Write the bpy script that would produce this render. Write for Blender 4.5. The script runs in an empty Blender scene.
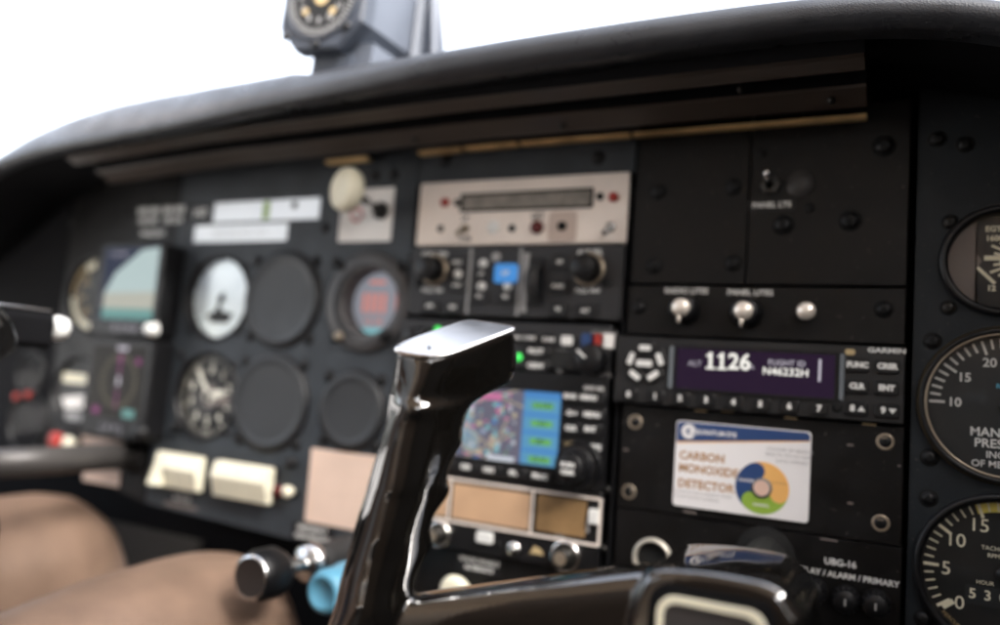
import bpy, bmesh, math, random
from mathutils import Matrix, Vector
random.seed(7)
S = .001                                   # everything below is written in millimetres
scene = bpy.context.scene
COL = scene.collection
# ---------------------------------------------------------------- camera
CAM = Vector((71.58, -478.18, -14.82))
ROT = Matrix(((0.8906669309, -0.0252834484, 0.4539528228),
              (0.4483911472, -0.1163364769, -0.8862342824),
              (0.0752183308, 0.9928879954, -0.0922801784)))
FPX = 790.0
def q(u, v, y=0.0):
    """panel-plane point (X, Z) in mm under a pixel of the 1000 px wide photograph"""
    r = ROT @ Vector(((u-500)/FPX, -(v-312.5)/FPX, -1.0))
    t = (y - CAM.y)/r.y
    p = CAM + r*t
    return round(p.x*2)/2, round(p.z*2)/2

EXPO = 2.7                                  # camera exposure; screens are dimmed by the same amount
# ---------------------------------------------------------------- materials
MATS = {}
def mat(name, col=(.5,.5,.5), rough=.5, metal=0., emit=None, es=1., bump=0., bscale=200., var=0., spec=.5,
        coat=0., rvar=0., trans=0., ior=1.45, bump_kind='noise', vscale=30., speck=0.):
    if name in MATS: return MATS[name]
    m = bpy.data.materials.new(name); m.use_nodes = True
    nt = m.node_tree; b = nt.nodes['Principled BSDF']
    b.inputs['Base Color'].default_value = (*col, 1)
    b.inputs['Roughness'].default_value = rough
    b.inputs['Metallic'].default_value = metal
    b.inputs['Specular IOR Level'].default_value = spec
    b.inputs['Coat Weight'].default_value = coat
    b.inputs['Coat Roughness'].default_value = .04
    b.inputs['Transmission Weight'].default_value = trans
    b.inputs['IOR'].default_value = ior
    if emit:
        b.inputs['Emission Color'].default_value = (*emit, 1); b.inputs['Emission Strength'].default_value = es*2**-EXPO
    tc = nt.nodes.new('ShaderNodeTexCoord')
    if var:
        n = nt.nodes.new('ShaderNodeTexNoise'); n.inputs['Scale'].default_value = vscale; n.inputs['Detail'].default_value = 5
        nt.links.new(tc.outputs['Object'], n.inputs['Vector'])
        r = nt.nodes.new('ShaderNodeValToRGB')
        r.color_ramp.elements[0].position = .3; r.color_ramp.elements[1].position = .72
        r.color_ramp.elements[0].color = (*[c*(1-var) for c in col], 1)
        r.color_ramp.elements[1].color = (*[min(1, c*(1+var)) for c in col], 1)
        nt.links.new(n.outputs['Fac'], r.inputs['Fac']); nt.links.new(r.outputs['Color'], b.inputs['Base Color'])
    if speck:                                                        # dust, chips and fine scratches
        base = b.inputs['Base Color'].links[0].from_socket if b.inputs['Base Color'].links else None
        mp_ = nt.nodes.new('ShaderNodeMapping'); mp_.inputs['Scale'].default_value = (60, 60, 420); mp_.inputs['Rotation'].default_value = (0, .6, 0)
        nt.links.new(tc.outputs['Object'], mp_.inputs['Vector'])
        mix = nt.nodes.new('ShaderNodeMix'); mix.data_type = 'RGBA'; mix.inputs['B'].default_value = (.16,.145,.13,1); mix.inputs['A'].default_value = (*col,1)
        fs = []
        for vec, sc, lo in ((tc.outputs['Object'], 480, .70), (mp_.outputs['Vector'], 1.0, .735)):
            n = nt.nodes.new('ShaderNodeTexNoise'); n.inputs['Scale'].default_value = sc; n.inputs['Detail'].default_value = 3
            nt.links.new(vec, n.inputs['Vector']); r = nt.nodes.new('ShaderNodeMapRange')
            r.inputs['From Min'].default_value = lo; r.inputs['From Max'].default_value = lo+.05; r.inputs['To Max'].default_value = speck
            nt.links.new(n.outputs['Fac'], r.inputs['Value']); fs.append(r.outputs['Result'])
        mx = nt.nodes.new('ShaderNodeMath'); mx.operation = 'MAXIMUM'; nt.links.new(fs[0], mx.inputs[0]); nt.links.new(fs[1], mx.inputs[1])
        nt.links.new(mx.outputs[0], mix.inputs['Factor'])
        if base: nt.links.new(base, mix.inputs['A'])
        nt.links.new(mix.outputs['Result'], b.inputs['Base Color'])
    if rvar:
        n = nt.nodes.new('ShaderNodeTexNoise'); n.inputs['Scale'].default_value = 55; n.inputs['Detail'].default_value = 8
        nt.links.new(tc.outputs['Object'], n.inputs['Vector'])
        mr = nt.nodes.new('ShaderNodeMapRange')
        mr.inputs['From Min'].default_value = .3; mr.inputs['From Max'].default_value = .7
        mr.inputs['To Min'].default_value = max(0, rough-rvar); mr.inputs['To Max'].default_value = rough+rvar
        nt.links.new(n.outputs['Fac'], mr.inputs['Value']); nt.links.new(mr.outputs['Result'], b.inputs['Roughness'])
    if bump:
        if bump_kind == 'leather':
            n = nt.nodes.new('ShaderNodeTexVoronoi'); n.inputs['Scale'].default_value = bscale
            o = n.outputs['Distance']
        else:
            n = nt.nodes.new('ShaderNodeTexNoise'); n.inputs['Scale'].default_value = bscale; n.inputs['Detail'].default_value = 3
            o = n.outputs['Fac']
        nt.links.new(tc.outputs['Object'], n.inputs['Vector'])
        bp = nt.nodes.new('ShaderNodeBump'); bp.inputs['Strength'].default_value = bump; bp.inputs['Distance'].default_value = .0006
        nt.links.new(o, bp.inputs['Height']); nt.links.new(bp.outputs['Normal'], b.inputs['Normal'])
    MATS[name] = m
    return m
M_PANEL  = mat('panel_wrinkle_paint', (.031,.037,.044), .46, spec=.4, bump=.55, bscale=1500, var=.25, rvar=.08, speck=.4)
M_PLATE  = mat('black_plate_paint', (.0045,.004,.004), .45, spec=.3, bump=.25, bscale=900, var=.3, rvar=.12, speck=.5)
M_RIGHT  = mat('blue_black_panel_paint', (.010,.0135,.017), .5, spec=.33, bump=.6, bscale=1300, var=.2, rvar=.08, speck=.4)
M_RADIO  = mat('charcoal_radio_plastic', (.020,.020,.022), .48, bump=.2, bscale=1600, var=.15)
M_BLACK  = mat('black_plastic', (.006,.006,.007), .4, spec=.4, rvar=.1)
M_MATTE  = mat('matte_black', (.005,.005,.006), .85, spec=.15)
M_RUBBER = mat('soft_black_rubber', (.018,.018,.019), .6, rvar=.1)
M_GLOSS  = mat('gloss_black_yoke', (.004,.0035,.003), .05, bump=.035, bscale=120, ior=2.4, rvar=.03)
M_HOOD   = mat('black_leather_vinyl', (.030,.032,.037), .34, spec=.6, bump=.25, bscale=1300, bump_kind='leather', var=.25, rvar=.1)
M_TRAY   = mat('brown_reflection_metal', (.062,.047,.038), .36, var=.15, rvar=.08, vscale=9)
M_GOLD   = mat('gold_trim', (.75,.52,.25), .35, metal=.3, var=.35, vscale=40)
M_SCREW  = mat('dark_screw_steel', (.05,.048,.045), .35, metal=.8, rvar=.15)
M_BRASS  = mat('worn_brass_screw', (.36,.30,.23), .4, metal=.7, rvar=.15)
M_CHROME = mat('chrome', (.72,.72,.72), .16, metal=1, rvar=.08)
M_ALU    = mat('brushed_aluminium', (.92,.89,.86), .2, metal=1, rvar=.04)
M_BEIGE  = mat('beige_enamel', (.82,.73,.66), .45, var=.08, rvar=.1)
M_CREAM  = mat('cream_plastic', (.80,.76,.60), .38, var=.06)
M_WHITE  = mat('white_print', (.74,.74,.72), .5)
M_GREYP  = mat('grey_print', (.33,.33,.33), .5)
M_PAPER  = mat('off_white_card', (.86,.83,.80), .6, var=.05)
M_PINKP  = mat('pinkish_paper', (.66,.50,.41), .7, var=.07)
M_RED    = mat('red_plastic', (.36,.03,.022), .35)
M_DKRED  = mat('dark_red_lens', (.10,.012,.012), .2)
M_PINK   = mat('pink_print', (.62,.28,.27), .5)
M_BLUE   = mat('blue_plastic', (.10,.29,.42), .38, var=.08, rvar=.05)
M_BTBLUE = mat('lit_blue_button', (.05,.25,.6), .4, emit=(.05,.30,.85), es=.35)
M_GREEN  = mat('green_lamp', (.05,.5,.1), .4, emit=(.05,1,.12), es=.9)
M_DIAL   = mat('dial_black', (.006,.006,.006), .55)
M_DIALB  = mat('dial_blue_black', (.013,.015,.016), .5)
M_CREAMP = mat('cream_print', (.78,.74,.57), .5)
M_YELLOW = mat('yellow_print', (.80,.66,.14), .5)
M_ORANGE = mat('orange_print', (.72,.36,.10), .5)
M_TAN    = mat('tan_print', (.50,.38,.20), .5)
M_STRIP  = mat('white_reflection_strip', (.80,.82,.84), .14, ior=2.2)
M_NAVY   = mat('navy_print', (.025,.06,.17), .35)
M_LIME   = mat('green_print', (.27,.42,.06), .35)
M_AMBER  = mat('amber_print', (.78,.43,.14), .35)
M_BROWNT = mat('brown_letter', (.42,.23,.10), .5)
M_CARDW  = mat('glossy_white_card', (.80,.78,.78), .22)
M_CYANP  = mat('cyan_print', (.10,.40,.55), .5)
M_WARMW  = mat('warm_display_window', (.56,.36,.22), .35, var=.22, vscale=16)
M_WARMB  = mat('tan_display_window', (.27,.165,.075), .35, var=.4, vscale=30)
M_SLOT   = mat('grey_annunciator_window', (.20,.18,.155), .3, var=.35, vscale=90)
M_GREYPK = mat('pinkish_grey_plate', (.16,.135,.125), .5, var=.08)
M_HOLE   = mat('hole_black', (.003,.003,.003), .9)
M_SKIN   = mat('skin', (.20,.132,.095), .48, bump=.4, bscale=420, var=.18, vscale=28, spec=.35)
M_CLOTH  = mat('navy_cloth', (.03,.035,.05), .9, bump=.4, bscale=900)
M_SHIRT  = mat('grey_cloth', (.50,.49,.46), .9, bump=.4, bscale=900)
M_HAIR   = mat('dark_hair', (.03,.02,.015), .6)
M_TRIM   = mat('beige_cabin_trim', (.56,.44,.33), .8, bump=.3, bscale=300)
M_CARPET = mat('dark_carpet', (.025,.022,.02), .95, bump=.8, bscale=700)
M_COMP   = mat('grey_compass_paint', (.085,.097,.122), .42, var=.08, rvar=.08)
M_COMPD  = mat('dark_grey_compass_face', (.045,.053,.07), .45, rvar=.08)
def glow(name, col, es): return mat(name, tuple(c*.06 for c in col), .3, spec=.15, emit=col, es=es)
E_PURP = glow('purple_display', (.020,.010,.027), 1.0)
E_TXT  = glow('display_white', (.95,.93,.86), 1.0)
E_TXTD = glow('display_dim_white', (.62,.58,.66), .75)
E_SKYREFL = glow('display_sky_reflection', (.42,.52,.52), 1.0)
E_TANREFL = glow('display_tan_reflection', (.42,.42,.36), 1.0)
E_TEAL = glow('display_teal', (.16,.36,.34), .8)
E_DKBL = glow('display_dark_blue', (.006,.012,.04), 1.0)
E_DARK = glow('display_dark', (.014,.012,.010), 1.0)
E_MAG  = glow('display_magenta', (.26,.05,.19), .8)
E_MAP  = glow('map_grey_violet', (.135,.13,.175), 1.0)
E_MAPB = glow('map_blue', (.07,.23,.52), 1.0)
E_MAPG = glow('map_green', (.14,.40,.12), 1.0)
E_MAPC = glow('map_cyan', (.20,.46,.50), 1.0)
E_MAPP = glow('map_pink', (.52,.17,.32), 1.0)
E_MAPY = glow('map_cream', (.50,.43,.30), 1.0)
E_MAPW = glow('map_white', (.55,.58,.64), 1.0)
E_LCD  = glow('lcd_grey', (.26,.27,.31), .9)
E_LCDR = glow('lcd_red', (.62,.22,.18), 1.0)

# ---------------------------------------------------------------- mesh builder
LOC = {}                                    # world location (mm) of every thing
def rr(x0, z0, x1, z1, r, n=5):
    r = max(.01, min(r, (x1-x0)/2-.001, (z1-z0)/2-.001)); P = []
    for cx, cz, a0 in ((x1-r,z1-r,0),(x0+r,z1-r,90),(x0+r,z0+r,180),(x1-r,z0+r,270)):
        for k in range(n+1):
            a = math.radians(a0+90*k/n); P.append((cx+r*math.cos(a), cz+r*math.sin(a)))
    return P
class B:
    def __init__(s): s.bm = bmesh.new(); s.m = 0; s.mats = []
    def use(s, m):
        if m not in s.mats: s.mats.append(m)
        s.m = s.mats.index(m); return s
    def v(s, x, y, z): return s.bm.verts.new((x, y, z))
    def f(s, vs, smooth=False):
        try: fc = s.bm.faces.new(vs)
        except ValueError: return None
        fc.material_index = s.m; fc.smooth = smooth; return fc
    def prism(s, loop, yb, yf, ch=0, loopin=None, cap=True, smooth=False):
        n = len(loop)
        L = [[s.v(x, yb, z) for x, z in loop]]
        if ch: L.append([s.v(x, yf+ch, z) for x, z in loop]); L.append([s.v(x, yf, z) for x, z in loopin])
        else: L.append([s.v(x, yf, z) for x, z in loop])
        for a, b in zip(L[:-1], L[1:]):
            for i in range(n): s.f((a[i], b[i], b[(i+1)%n], a[(i+1)%n]), smooth)
        if cap: s.f(L[-1][::1]); s.f(L[0][::-1])
        return s
    def rbox(s, x0, z0, x1, z1, r, yb, yf, ch=0, n=5):
        a = rr(x0,z0,x1,z1,r,n); b = rr(x0+ch,z0+ch,x1-ch,z1-ch,max(.01,r-ch*.5),n) if ch else None
        return s.prism(a, yb, yf, ch, b)
    def frame(s, x0, z0, x1, z1, t, r, yb, yf):           # rectangular ring
        o = rr(x0,z0,x1,z1,r); i = rr(x0+t,z0+t,x1-t,z1-t,max(.05,r-t*.6)); n = len(o)
        vo = [[s.v(x,y,z) for x,z in o] for y in (yb,yf)]; vi = [[s.v(x,y,z) for x,z in i] for y in (yb,yf)]
        for k in range(n):
            j = (k+1)%n
            s.f((vo[1][k],vo[1][j],vi[1][j],vi[1][k])); s.f((vo[0][k],vo[1][k],vo[1][j],vo[0][j])); s.f((vi[0][k],vi[0][j],vi[1][j],vi[1][k]))
        return s
    def lathe(s, cx, cz, prof, n=40, smooth=True, mtx=None):   # prof: (radius, y) ; axis along y
        rings = []
        for r, y in prof:
            pts = [(cx, y, cz)] if r < 1e-6 else [(cx+r*math.cos(2*math.pi*k/n), y, cz+r*math.sin(2*math.pi*k/n)) for k in range(n)]
            rings.append([s.v(*(mtx @ Vector(p) if mtx else p)) for p in pts])
        for a, b in zip(rings[:-1], rings[1:]):
            for k in range(n):
                j = (k+1)%n
                if len(a) == 1 and len(b) == 1: continue
                if len(a) == 1: s.f((a[0], b[j], b[k]), smooth)
                elif len(b) == 1: s.f((a[k], a[j], b[0]), smooth)
                else: s.f((a[k], a[j], b[j], b[k]), smooth)
        return s
    def disc(s, cx, cz, r, y, n=32): return s.lathe(cx, cz, [(r,y),(0,y)], n, False)
    def arc(s, cx, cz, r0, r1, a0, a1, y, n=24):
        P = [(s.v(cx+r0*math.cos(t),y,cz+r0*math.sin(t)), s.v(cx+r1*math.cos(t),y,cz+r1*math.sin(t)))
             for t in [math.radians(a0+(a1-a0)*k/n) for k in range(n+1)]]
        for a, b in zip(P[:-1], P[1:]): s.f((a[0],a[1],b[1],b[0]))
        return s
    def quad(s, x0, z0, x1, z1, y): s.f([s.v(x0,y,z0),s.v(x1,y,z0),s.v(x1,y,z1),s.v(x0,y,z1)]); return s
    def poly(s, pts, y): s.f([s.v(x,y,z) for x,z in pts]); return s
    def line(s, x0, z0, x1, z1, w, y, w1=None):
        dx, dz = x1-x0, z1-z0; L = math.hypot(dx,dz); nx, nz = -dz/L/2, dx/L/2; w1 = w if w1 is None else w1
        return s.poly([(x0+nx*w,z0+nz*w),(x0-nx*w,z0-nz*w),(x1-nx*w1,z1-nz*w1),(x1+nx*w1,z1+nz*w1)], y)
    def tick(s, cx, cz, a, r0, r1, w, y):
        a = math.radians(a); return s.line(cx+r0*math.cos(a), cz+r0*math.sin(a), cx+r1*math.cos(a), cz+r1*math.sin(a), w, y)
    def box(s, c, d):
        x, y, z = c; a, b, e = (k/2 for k in d)
        V = [s.v(x+i*a, y+j*b, z+k*e) for i in (-1,1) for j in (-1,1) for k in (-1,1)]
        for f in ((0,1,3,2),(4,6,7,5),(0,4,5,1),(2,3,7,6),(0,2,6,4),(1,5,7,3)): s.f([V[i] for i in f])
        return s
    def text(s, t, x, z, y, size, bold=0., rot=0., sx=1., align='CENTER', sp=1., mtx=None):
        cu = bpy.data.curves.new('lettering', 'FONT'); cu.body = t; cu.size = size; cu.align_x = align; cu.align_y = 'CENTER'
        cu.offset = bold; cu.space_character = sp; cu.resolution_u = 3
        ob = bpy.data.objects.new('lettering', cu); COL.objects.link(ob)
        me = bpy.data.meshes.new_from_object(ob)
        bpy.data.objects.remove(ob); bpy.data.curves.remove(cu)
        c, n = math.cos(math.radians(rot)), math.sin(math.radians(rot))
        V = [s.v(x+(p.co.x*sx*c-p.co.y*n), y, z+(p.co.x*sx*n+p.co.y*c)) for p in me.vertices]
        if mtx:
            for w in V: w.co = mtx @ w.co
        for p in me.polygons: s.f([V[i] for i in p.vertices])
        bpy.data.meshes.remove(me); return s
    def sweep(s, pts, rads, n=12, smooth=True, cap=True):
        rings = []; N = len(pts); pts = [Vector(p) for p in pts]
        for i, p in enumerate(pts):
            d = (pts[min(i+1,N-1)]-pts[max(i-1,0)]).normalized()
            up = Vector((0,0,1)) if abs(d.z) < .9 else Vector((1,0,0))
            a = d.cross(up).normalized(); b = a.cross(d); r = rads[i] if isinstance(rads,(list,tuple)) else rads
            ra, rb = r if isinstance(r,(list,tuple)) else (r, r)
            rings.append([s.bm.verts.new(p+a*ra*math.cos(2*math.pi*k/n)+b*rb*math.sin(2*math.pi*k/n)) for k in range(n)])
        for a, b in zip(rings[:-1], rings[1:]):
            for k in range(n): s.f((a[k],b[k],b[(k+1)%n],a[(k+1)%n]), smooth)
        if cap: s.f(rings[0]); s.f(rings[-1][::-1])
        return s
    def ball(s, c, r, n=16):
        rx, ry, rz = r if isinstance(r,(tuple,list)) else (r,r,r)
        m = Matrix.Translation(c) @ Matrix.Diagonal((rx,ry,rz,1))
        return s.lathe(0,0,[(math.sin(math.pi*k/8), -math.cos(math.pi*k/8)) if 0<k<8 else (0,-math.cos(math.pi*k/8)) for k in range(9)], n, True, m)
    def mesh(s, name, loc, normals=True):
        if normals: bmesh.ops.recalc_face_normals(s.bm, faces=[f for f in s.bm.faces])
        for v in s.bm.verts: v.co = (v.co - Vector(loc))*S
        me = bpy.data.meshes.new(name); s.bm.to_mesh(me); s.bm.free()
        for m in s.mats: me.materials.append(m)
        return me
    def obj(s, name, parent=None, normals=True, label=None):
        root = parent
        while root is not None and root not in LOC: root = root.parent
        loc = LOC[root] if root is not None else (0,0,0)
        o = bpy.data.objects.new(name, s.mesh(name, loc, normals)); COL.objects.link(o)
        if parent is not None: o.parent = parent
        if label: o['label'] = label
        return o
def nb(m): return B().use(m)
def thing(name, label, cat, loc, group=None):
    o = bpy.data.objects.new(name, None); COL.objects.link(o); o.empty_display_size = .01
    o.location = Vector(loc)*S; o['label'] = label; o['category'] = cat
    if group: o['group'] = group
    LOC[o] = Vector(loc); return o
def struct(o): o['kind'] = 'structure'; return o
def print_on(parent, m, items, y, name='lettering'):
    for it in items: nb(m).text(it[0], it[1], it[2], y, it[3], **(it[4] if len(it) > 4 else {})).obj(name, parent, False)
def smoothed(o, voxel, it=8, fac=.5, sub=0):
    """melt overlapping lofts into one continuous skin"""
    md = o.modifiers.new('r','REMESH'); md.mode = 'VOXEL'; md.voxel_size = voxel*S; md.use_smooth_shade = True
    sm = o.modifiers.new('s','SMOOTH'); sm.iterations = it; sm.factor = fac
    dg = bpy.context.evaluated_depsgraph_get(); dg.update()
    me = bpy.data.meshes.new_from_object(o.evaluated_get(dg)); old = o.data; mats = list(old.materials)
    o.modifiers.clear(); o.data = me; bpy.data.meshes.remove(old)
    if not me.materials:
        for m in mats: me.materials.append(m)
    for p in me.polygons: p.use_smooth = True
    return o

def cat(P, n=4):
    out = []
    for i in range(len(P)-1):
        p0,p1,p2,p3 = P[max(i-1,0)],P[i],P[i+1],P[min(i+2,len(P)-1)]
        for k in range(n):
            t = k/n; out.append(tuple(.5*((2*b)+(-a+c)*t+(2*a-5*b+4*c-d)*t*t+(-a+3*b-3*c+d)*t**3) for a,b,c,d in zip(p0,p1,p2,p3)))
    out.append(P[-1]); return out

# shared screw meshes
def screw_mesh(m, r=3.2):
    b = nb(M_HOLE).lathe(0,0,[(r*1.45,-.0),(r*1.45,-.15),(r*1.1,-.2)],20)
    b.use(m).lathe(0,0,[(r*1.1,-.2),(r,-1.2),(r*.75,-1.9),(r*.35,-2.2),(0,-2.2)],20)
    b.use(M_HOLE).line(-r*.6,0,r*.6,0,.9,-2.32); b.line(0,-r*.6,0,r*.6,.9,-2.34)
    return b.mesh('screw', (0,0,0), False)
def sunk_mesh(m, r=3.2):
    b = nb(m).lathe(0,0,[(r*1.45,0),(r*1.4,-.35),(r*1.15,-.4),(r*.98,-.1)],24)
    b.use(M_BLACK).lathe(0,0,[(r*.98,-.1),(r*.95,-.5),(r*.5,-.9),(0,-1.0)],24); b.use(M_HOLE).line(-r*.5,0,r*.5,0,.9,-1.1); b.line(0,-r*.5,0,r*.5,.9,-1.12)
    b.use(m).line(-r*.8,r*.3,r*.1,r*.75,.7,-.95)
    return b.mesh('screw', (0,0,0), False)
SCREW_D = screw_mesh(M_SCREW); SCREW_B = sunk_mesh(M_BRASS); SCREW_K = screw_mesh(M_BLACK)
def screw(parent, x, z, y=0., me=None, s=1.):
    o = bpy.data.objects.new('screw', me or SCREW_D); COL.objects.link(o); o.parent = parent
    root = parent
    while root not in LOC: root = root.parent
    o.location = (Vector((x,y,z))-LOC[root])*S; o.rotation_euler = (0, random.uniform(0,3), 0); o.scale = (s,s,s); return o
M_KEY = mat('black_key', (.006,.006,.007), .4)
def button(parent, x, z, w, h, y, t=None, size=3., d=2., r=1.2, body=None, ink=None, name='button', bold=.12, dot=None, rot=0):
    b = nb(body or M_KEY)
    if rot:
        a = math.radians(rot); cs, sn = math.cos(a), math.sin(a)
        T = lambda L: [(x+px*cs-pz*sn, z+px*sn+pz*cs) for px, pz in L]
        b.prism(T(rr(-w/2,-h/2,w/2,h/2,r)), y, y-d, .5, T(rr(-w/2+.5,-h/2+.5,w/2-.5,h/2-.5,r)))
    else: b.rbox(x-w/2, z-h/2, x+w/2, z+h/2, r, y, y-d, .5)
    if t: b.use(ink or M_WHITE).text(t, x, z, y-d-.08, size, bold=bold)
    if dot: b.use(dot[0]).prism([(x+px, z+pz) for px, pz in rr(-dot[1]/2,-dot[2]/2,dot[1]/2,dot[2]/2,1.)], y-d, y-d-.1) if not rot else \
            b.use(dot[0]).prism([(x+px*math.cos(math.radians(rot))-pz*math.sin(math.radians(rot)), z+px*math.sin(math.radians(rot))+pz*math.cos(math.radians(rot))) for px, pz in rr(-dot[1]/2,-dot[2]/2,dot[1]/2,dot[2]/2,1.)], y-d, y-d-.1)
    return b.obj(name, parent, True)
def knob(parent, x, z, y, r, d, m=M_BLACK, ring=None, pointer=False, name='knob', ridges=0, cap=None):
    b = nb(m)
    b.lathe(x, z, [(r*1.08,y),(r*1.05,y-d*.25),(r*.92,y-d*.35),(r*.9,y-d+.8),(r*.78,y-d),(0,y-d)], 36)
    if cap: b.use(cap).disc(x, z, r*.6, y-d-.1)
    if ridges:
        b.use(m)
        for k in range(ridges):
            a = 2*math.pi*k/ridges; b.box((x+r*.93*math.cos(a), y-d*.65, z+r*.93*math.sin(a)), (r*.16, d*.6, r*.16))
    if pointer: b.use(M_WHITE).line(x-r*.15,z+r*.05,x-r*.75,z+r*.55,1.4,y-d-.12)
    o = b.obj(name, parent)
    if ring: nb(ring).lathe(x, z, [(r*1.15,y),(r*1.32,y-.6),(r*1.3,y-1.6),(r*1.12,y-1.8)], 36).obj('collar', o)
    return o

# ================================================================= PANEL SECTIONS
panel = thing('instrument_panel', 'black wrinkle painted instrument panel carrying the round dials and radios', 'instrument panel', (-250,0,-200))
def section(name, outline, holes, m, yf, thick=2.5, parent=panel):
    b = nb(m); bm = b.bm
    loops = [[b.v(x, yf, z) for x, z in outline]] + [[b.v(cx+r*math.cos(2*math.pi*k/40), yf, cz+r*math.sin(2*math.pi*k/40)) for k in range(40)] for cx, cz, r in holes]
    edges = []
    for L in loops: edges += [bm.edges.new((L[i], L[(i+1)%len(L)])) for i in range(len(L))]
    bmesh.ops.triangle_fill(bm, use_beauty=True, edges=edges)
    for L in loops:
        L2 = [b.v(v.co.x, yf+thick, v.co.z) for v in L]
        for i in range(len(L)): b.f((L[i], L[(i+1)%len(L)], L2[(i+1)%len(L)], L2[i]))
    return b.obj(name, parent)
sec_c = section('panel_section', [(-497,-136),(-300,-143),(-250,-146),(-250,168),(-497,168)],
        [(-439,40.5,35.5),(-440,-41,35.5),(-281,40,25)], M_PANEL, 0)
sec_b = section('panel_section', [(-641,-110),(-499,-136),(-499,168),(-641,168)], [(-601,41,33),(-607,-49,30)], M_PLATE, 0)
sec_a = section('panel_section', [(-790,-110),(-643,-110),(-643,168),(-790,168)], [], M_MATTE, 0)
top_c = nb(M_PANEL).rbox(-249,128.5,-84,168,.5,2.5,0,.3).obj('panel_section', panel)
sec_r = section('panel_section', [(77,-200),(370,-200),(370,168),(77,168)], [(117,69,25),(119.5,-5.5,36),(119.5,-89.5,36)], M_RIGHT, -3, 3)
nb(M_MATTE).rbox(-84,-200,76,170,.5,14,12).obj('backing', panel)
nb(M_MATTE).box((-240,40,0),(1230,2,336)).obj('backing', panel)
nb(M_MATTE).box((-235,38,175),(640,2,18)).obj('backing', panel)
low = nb(M_PLATE).rbox(-249,-215,-84,-126.5,.5,3,.5,.3).obj('panel_section', panel)
for x, z in ((86,136),(99,132),(86,26),(86,-35),(86,-56),(85,-117)): screw(sec_r, x, z, -3, SCREW_K, 1.0)
for x, z in ((93,90),(93,44)): screw(sec_r, x, z, -3, SCREW_D, .9)
for x, z in q(150,205), q(648,163), q(445,160), q(598,158): screw(panel, x, z, 0, SCREW_K, 1.)
for u, v in ((325,228),(295,205),(128,212),(72,222),(375,176),(394,175),(180,354),(240,440)):
    x, z = q(u,v); screw(sec_c if x > -497 else sec_b, x, z, 0, SCREW_K, .9)
nb(M_MATTE).rbox(-86.5,-126,-84.5,128,.3,4,-1.5).obj('divider_strip', panel)

# ---------------------------------------------------------------- labels stuck on the panel
lp = thing('label_strip', 'long row of small lettering on a clear strip with a painted reflection at right', 'label strip', (-446,0,113))
nb(M_BLACK).rbox(-556,104.5,-454,121.5,1,0,-.5).obj('dark_strip', lp)
nb(M_STRIP).rbox(-453.5,105,-339,122,1,0,-.55).obj('reflection_strip', lp)  # window reflection on the clear strip, painted white
print_on(lp, M_WHITE, [('000 000',-535,117.5,8.4,{'bold':.3}), ('000 000',-503,117.5,8.4,{'bold':.3}), ('HI/I',-470,114,10,{'bold':.3}), ('100 200',-535,108.5,7.4,{'bold':.3}), ('120 210',-503,108.5,7.4,{'bold':.3})], -.62)
nb(M_LIME).quad(-398,106,-391,121,-.66).obj('green_mark', lp)
print_on(lp, M_GREYP, [('I    II    I',-372,124,5)], -.62)
l3 = thing('label_strip', 'short white label strip under the long lettered strip', 'label strip', (-422,0,95))
nb(M_STRIP).rbox(-474,88,-370,102.5,1,0,-.5).obj('strip', l3)
print_on(l3, M_GREYP, [('MANEUVERING SPEED 118 KTS',-422,95,5,{'sx':.9})], -.58)
nm = thing('name_plate', 'small black plate with white script above the upper flight display', 'label', (-527,0,97))
nb(M_BLACK).rbox(-546,91,-508,104,1,0,-.4).obj('plate', nm)
print_on(nm, M_WHITE, [('N46232H',-527,97,7.5,{'bold':.2})], -.5)

# ================================================================= ROUND INSTRUMENTS
def bezel(parent, cx, cz, ro, ri, yb, yf, m, name='bezel', depth=8):
    return nb(m).lathe(cx, cz, [(ro,yb),(ro,yf+1.2),(ro-1.2,yf),(ri+1.2,yf),(ri,yf+1.2),(ri-.6,yf+depth)], 56).obj(name, parent)
glasses = []
def gauge(name, label, cx, cz, ro, ri, m_b, m_d, yf=-4, depth=9, yb=0, group=None, cat='gauge'):
    t = thing(name, label, cat, (cx,yb,cz), group)
    bezel(t, cx, cz, ro, ri, yb, yf, m_b, depth=depth)
    d = nb(m_d).disc(cx, cz, ri, yf+depth, 56).obj('dial', t)
    glasses.append((t, cx, cz, ri-.4, yf+1.6)); return t, d, yf+depth
M_GLASS = bpy.data.materials.new('gauge_glass'); M_GLASS.use_nodes = True
_n = M_GLASS.node_tree; _n.nodes.clear()
_o = _n.nodes.new('ShaderNodeOutputMaterial'); _m = _n.nodes.new('ShaderNodeMixShader'); _t = _n.nodes.new('ShaderNodeBsdfTransparent'); _g = _n.nodes.new('ShaderNodeBsdfGlossy'); _f = _n.nodes.new('ShaderNodeValue')
_g.inputs['Roughness'].default_value = .06; _f.outputs[0].default_value = .022
for a_, b_ in ((_f.outputs[0],_m.inputs[0]),(_t.outputs[0],_m.inputs[1]),(_g.outputs[0],_m.inputs[2]),(_m.outputs[0],_o.inputs[0])): _n.links.new(a_, b_)
def glass(t, cx, cz, r, y): nb(M_GLASS).lathe(cx, cz, [(r,y+.4),(r*.8,y),(r*.4,y-.3),(0,y-.4)], 48).obj('glass', t)
def needle(parent, cx, cz, a, L, w, y, m=M_WHITE, tail=6):
    b = nb(m).tick(cx, cz, a, -tail, L*.72, w, y); a_ = math.radians(a)
    b.line(cx+L*.72*math.cos(a_), cz+L*.72*math.sin(a_), cx+L*math.cos(a_), cz+L*math.sin(a_), w, y, .2)
    b.use(M_BLACK).lathe(cx, cz, [(3.2,y),(3,y-1.4),(0,y-1.5)], 20)
    return b.obj('needle', parent)

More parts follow.
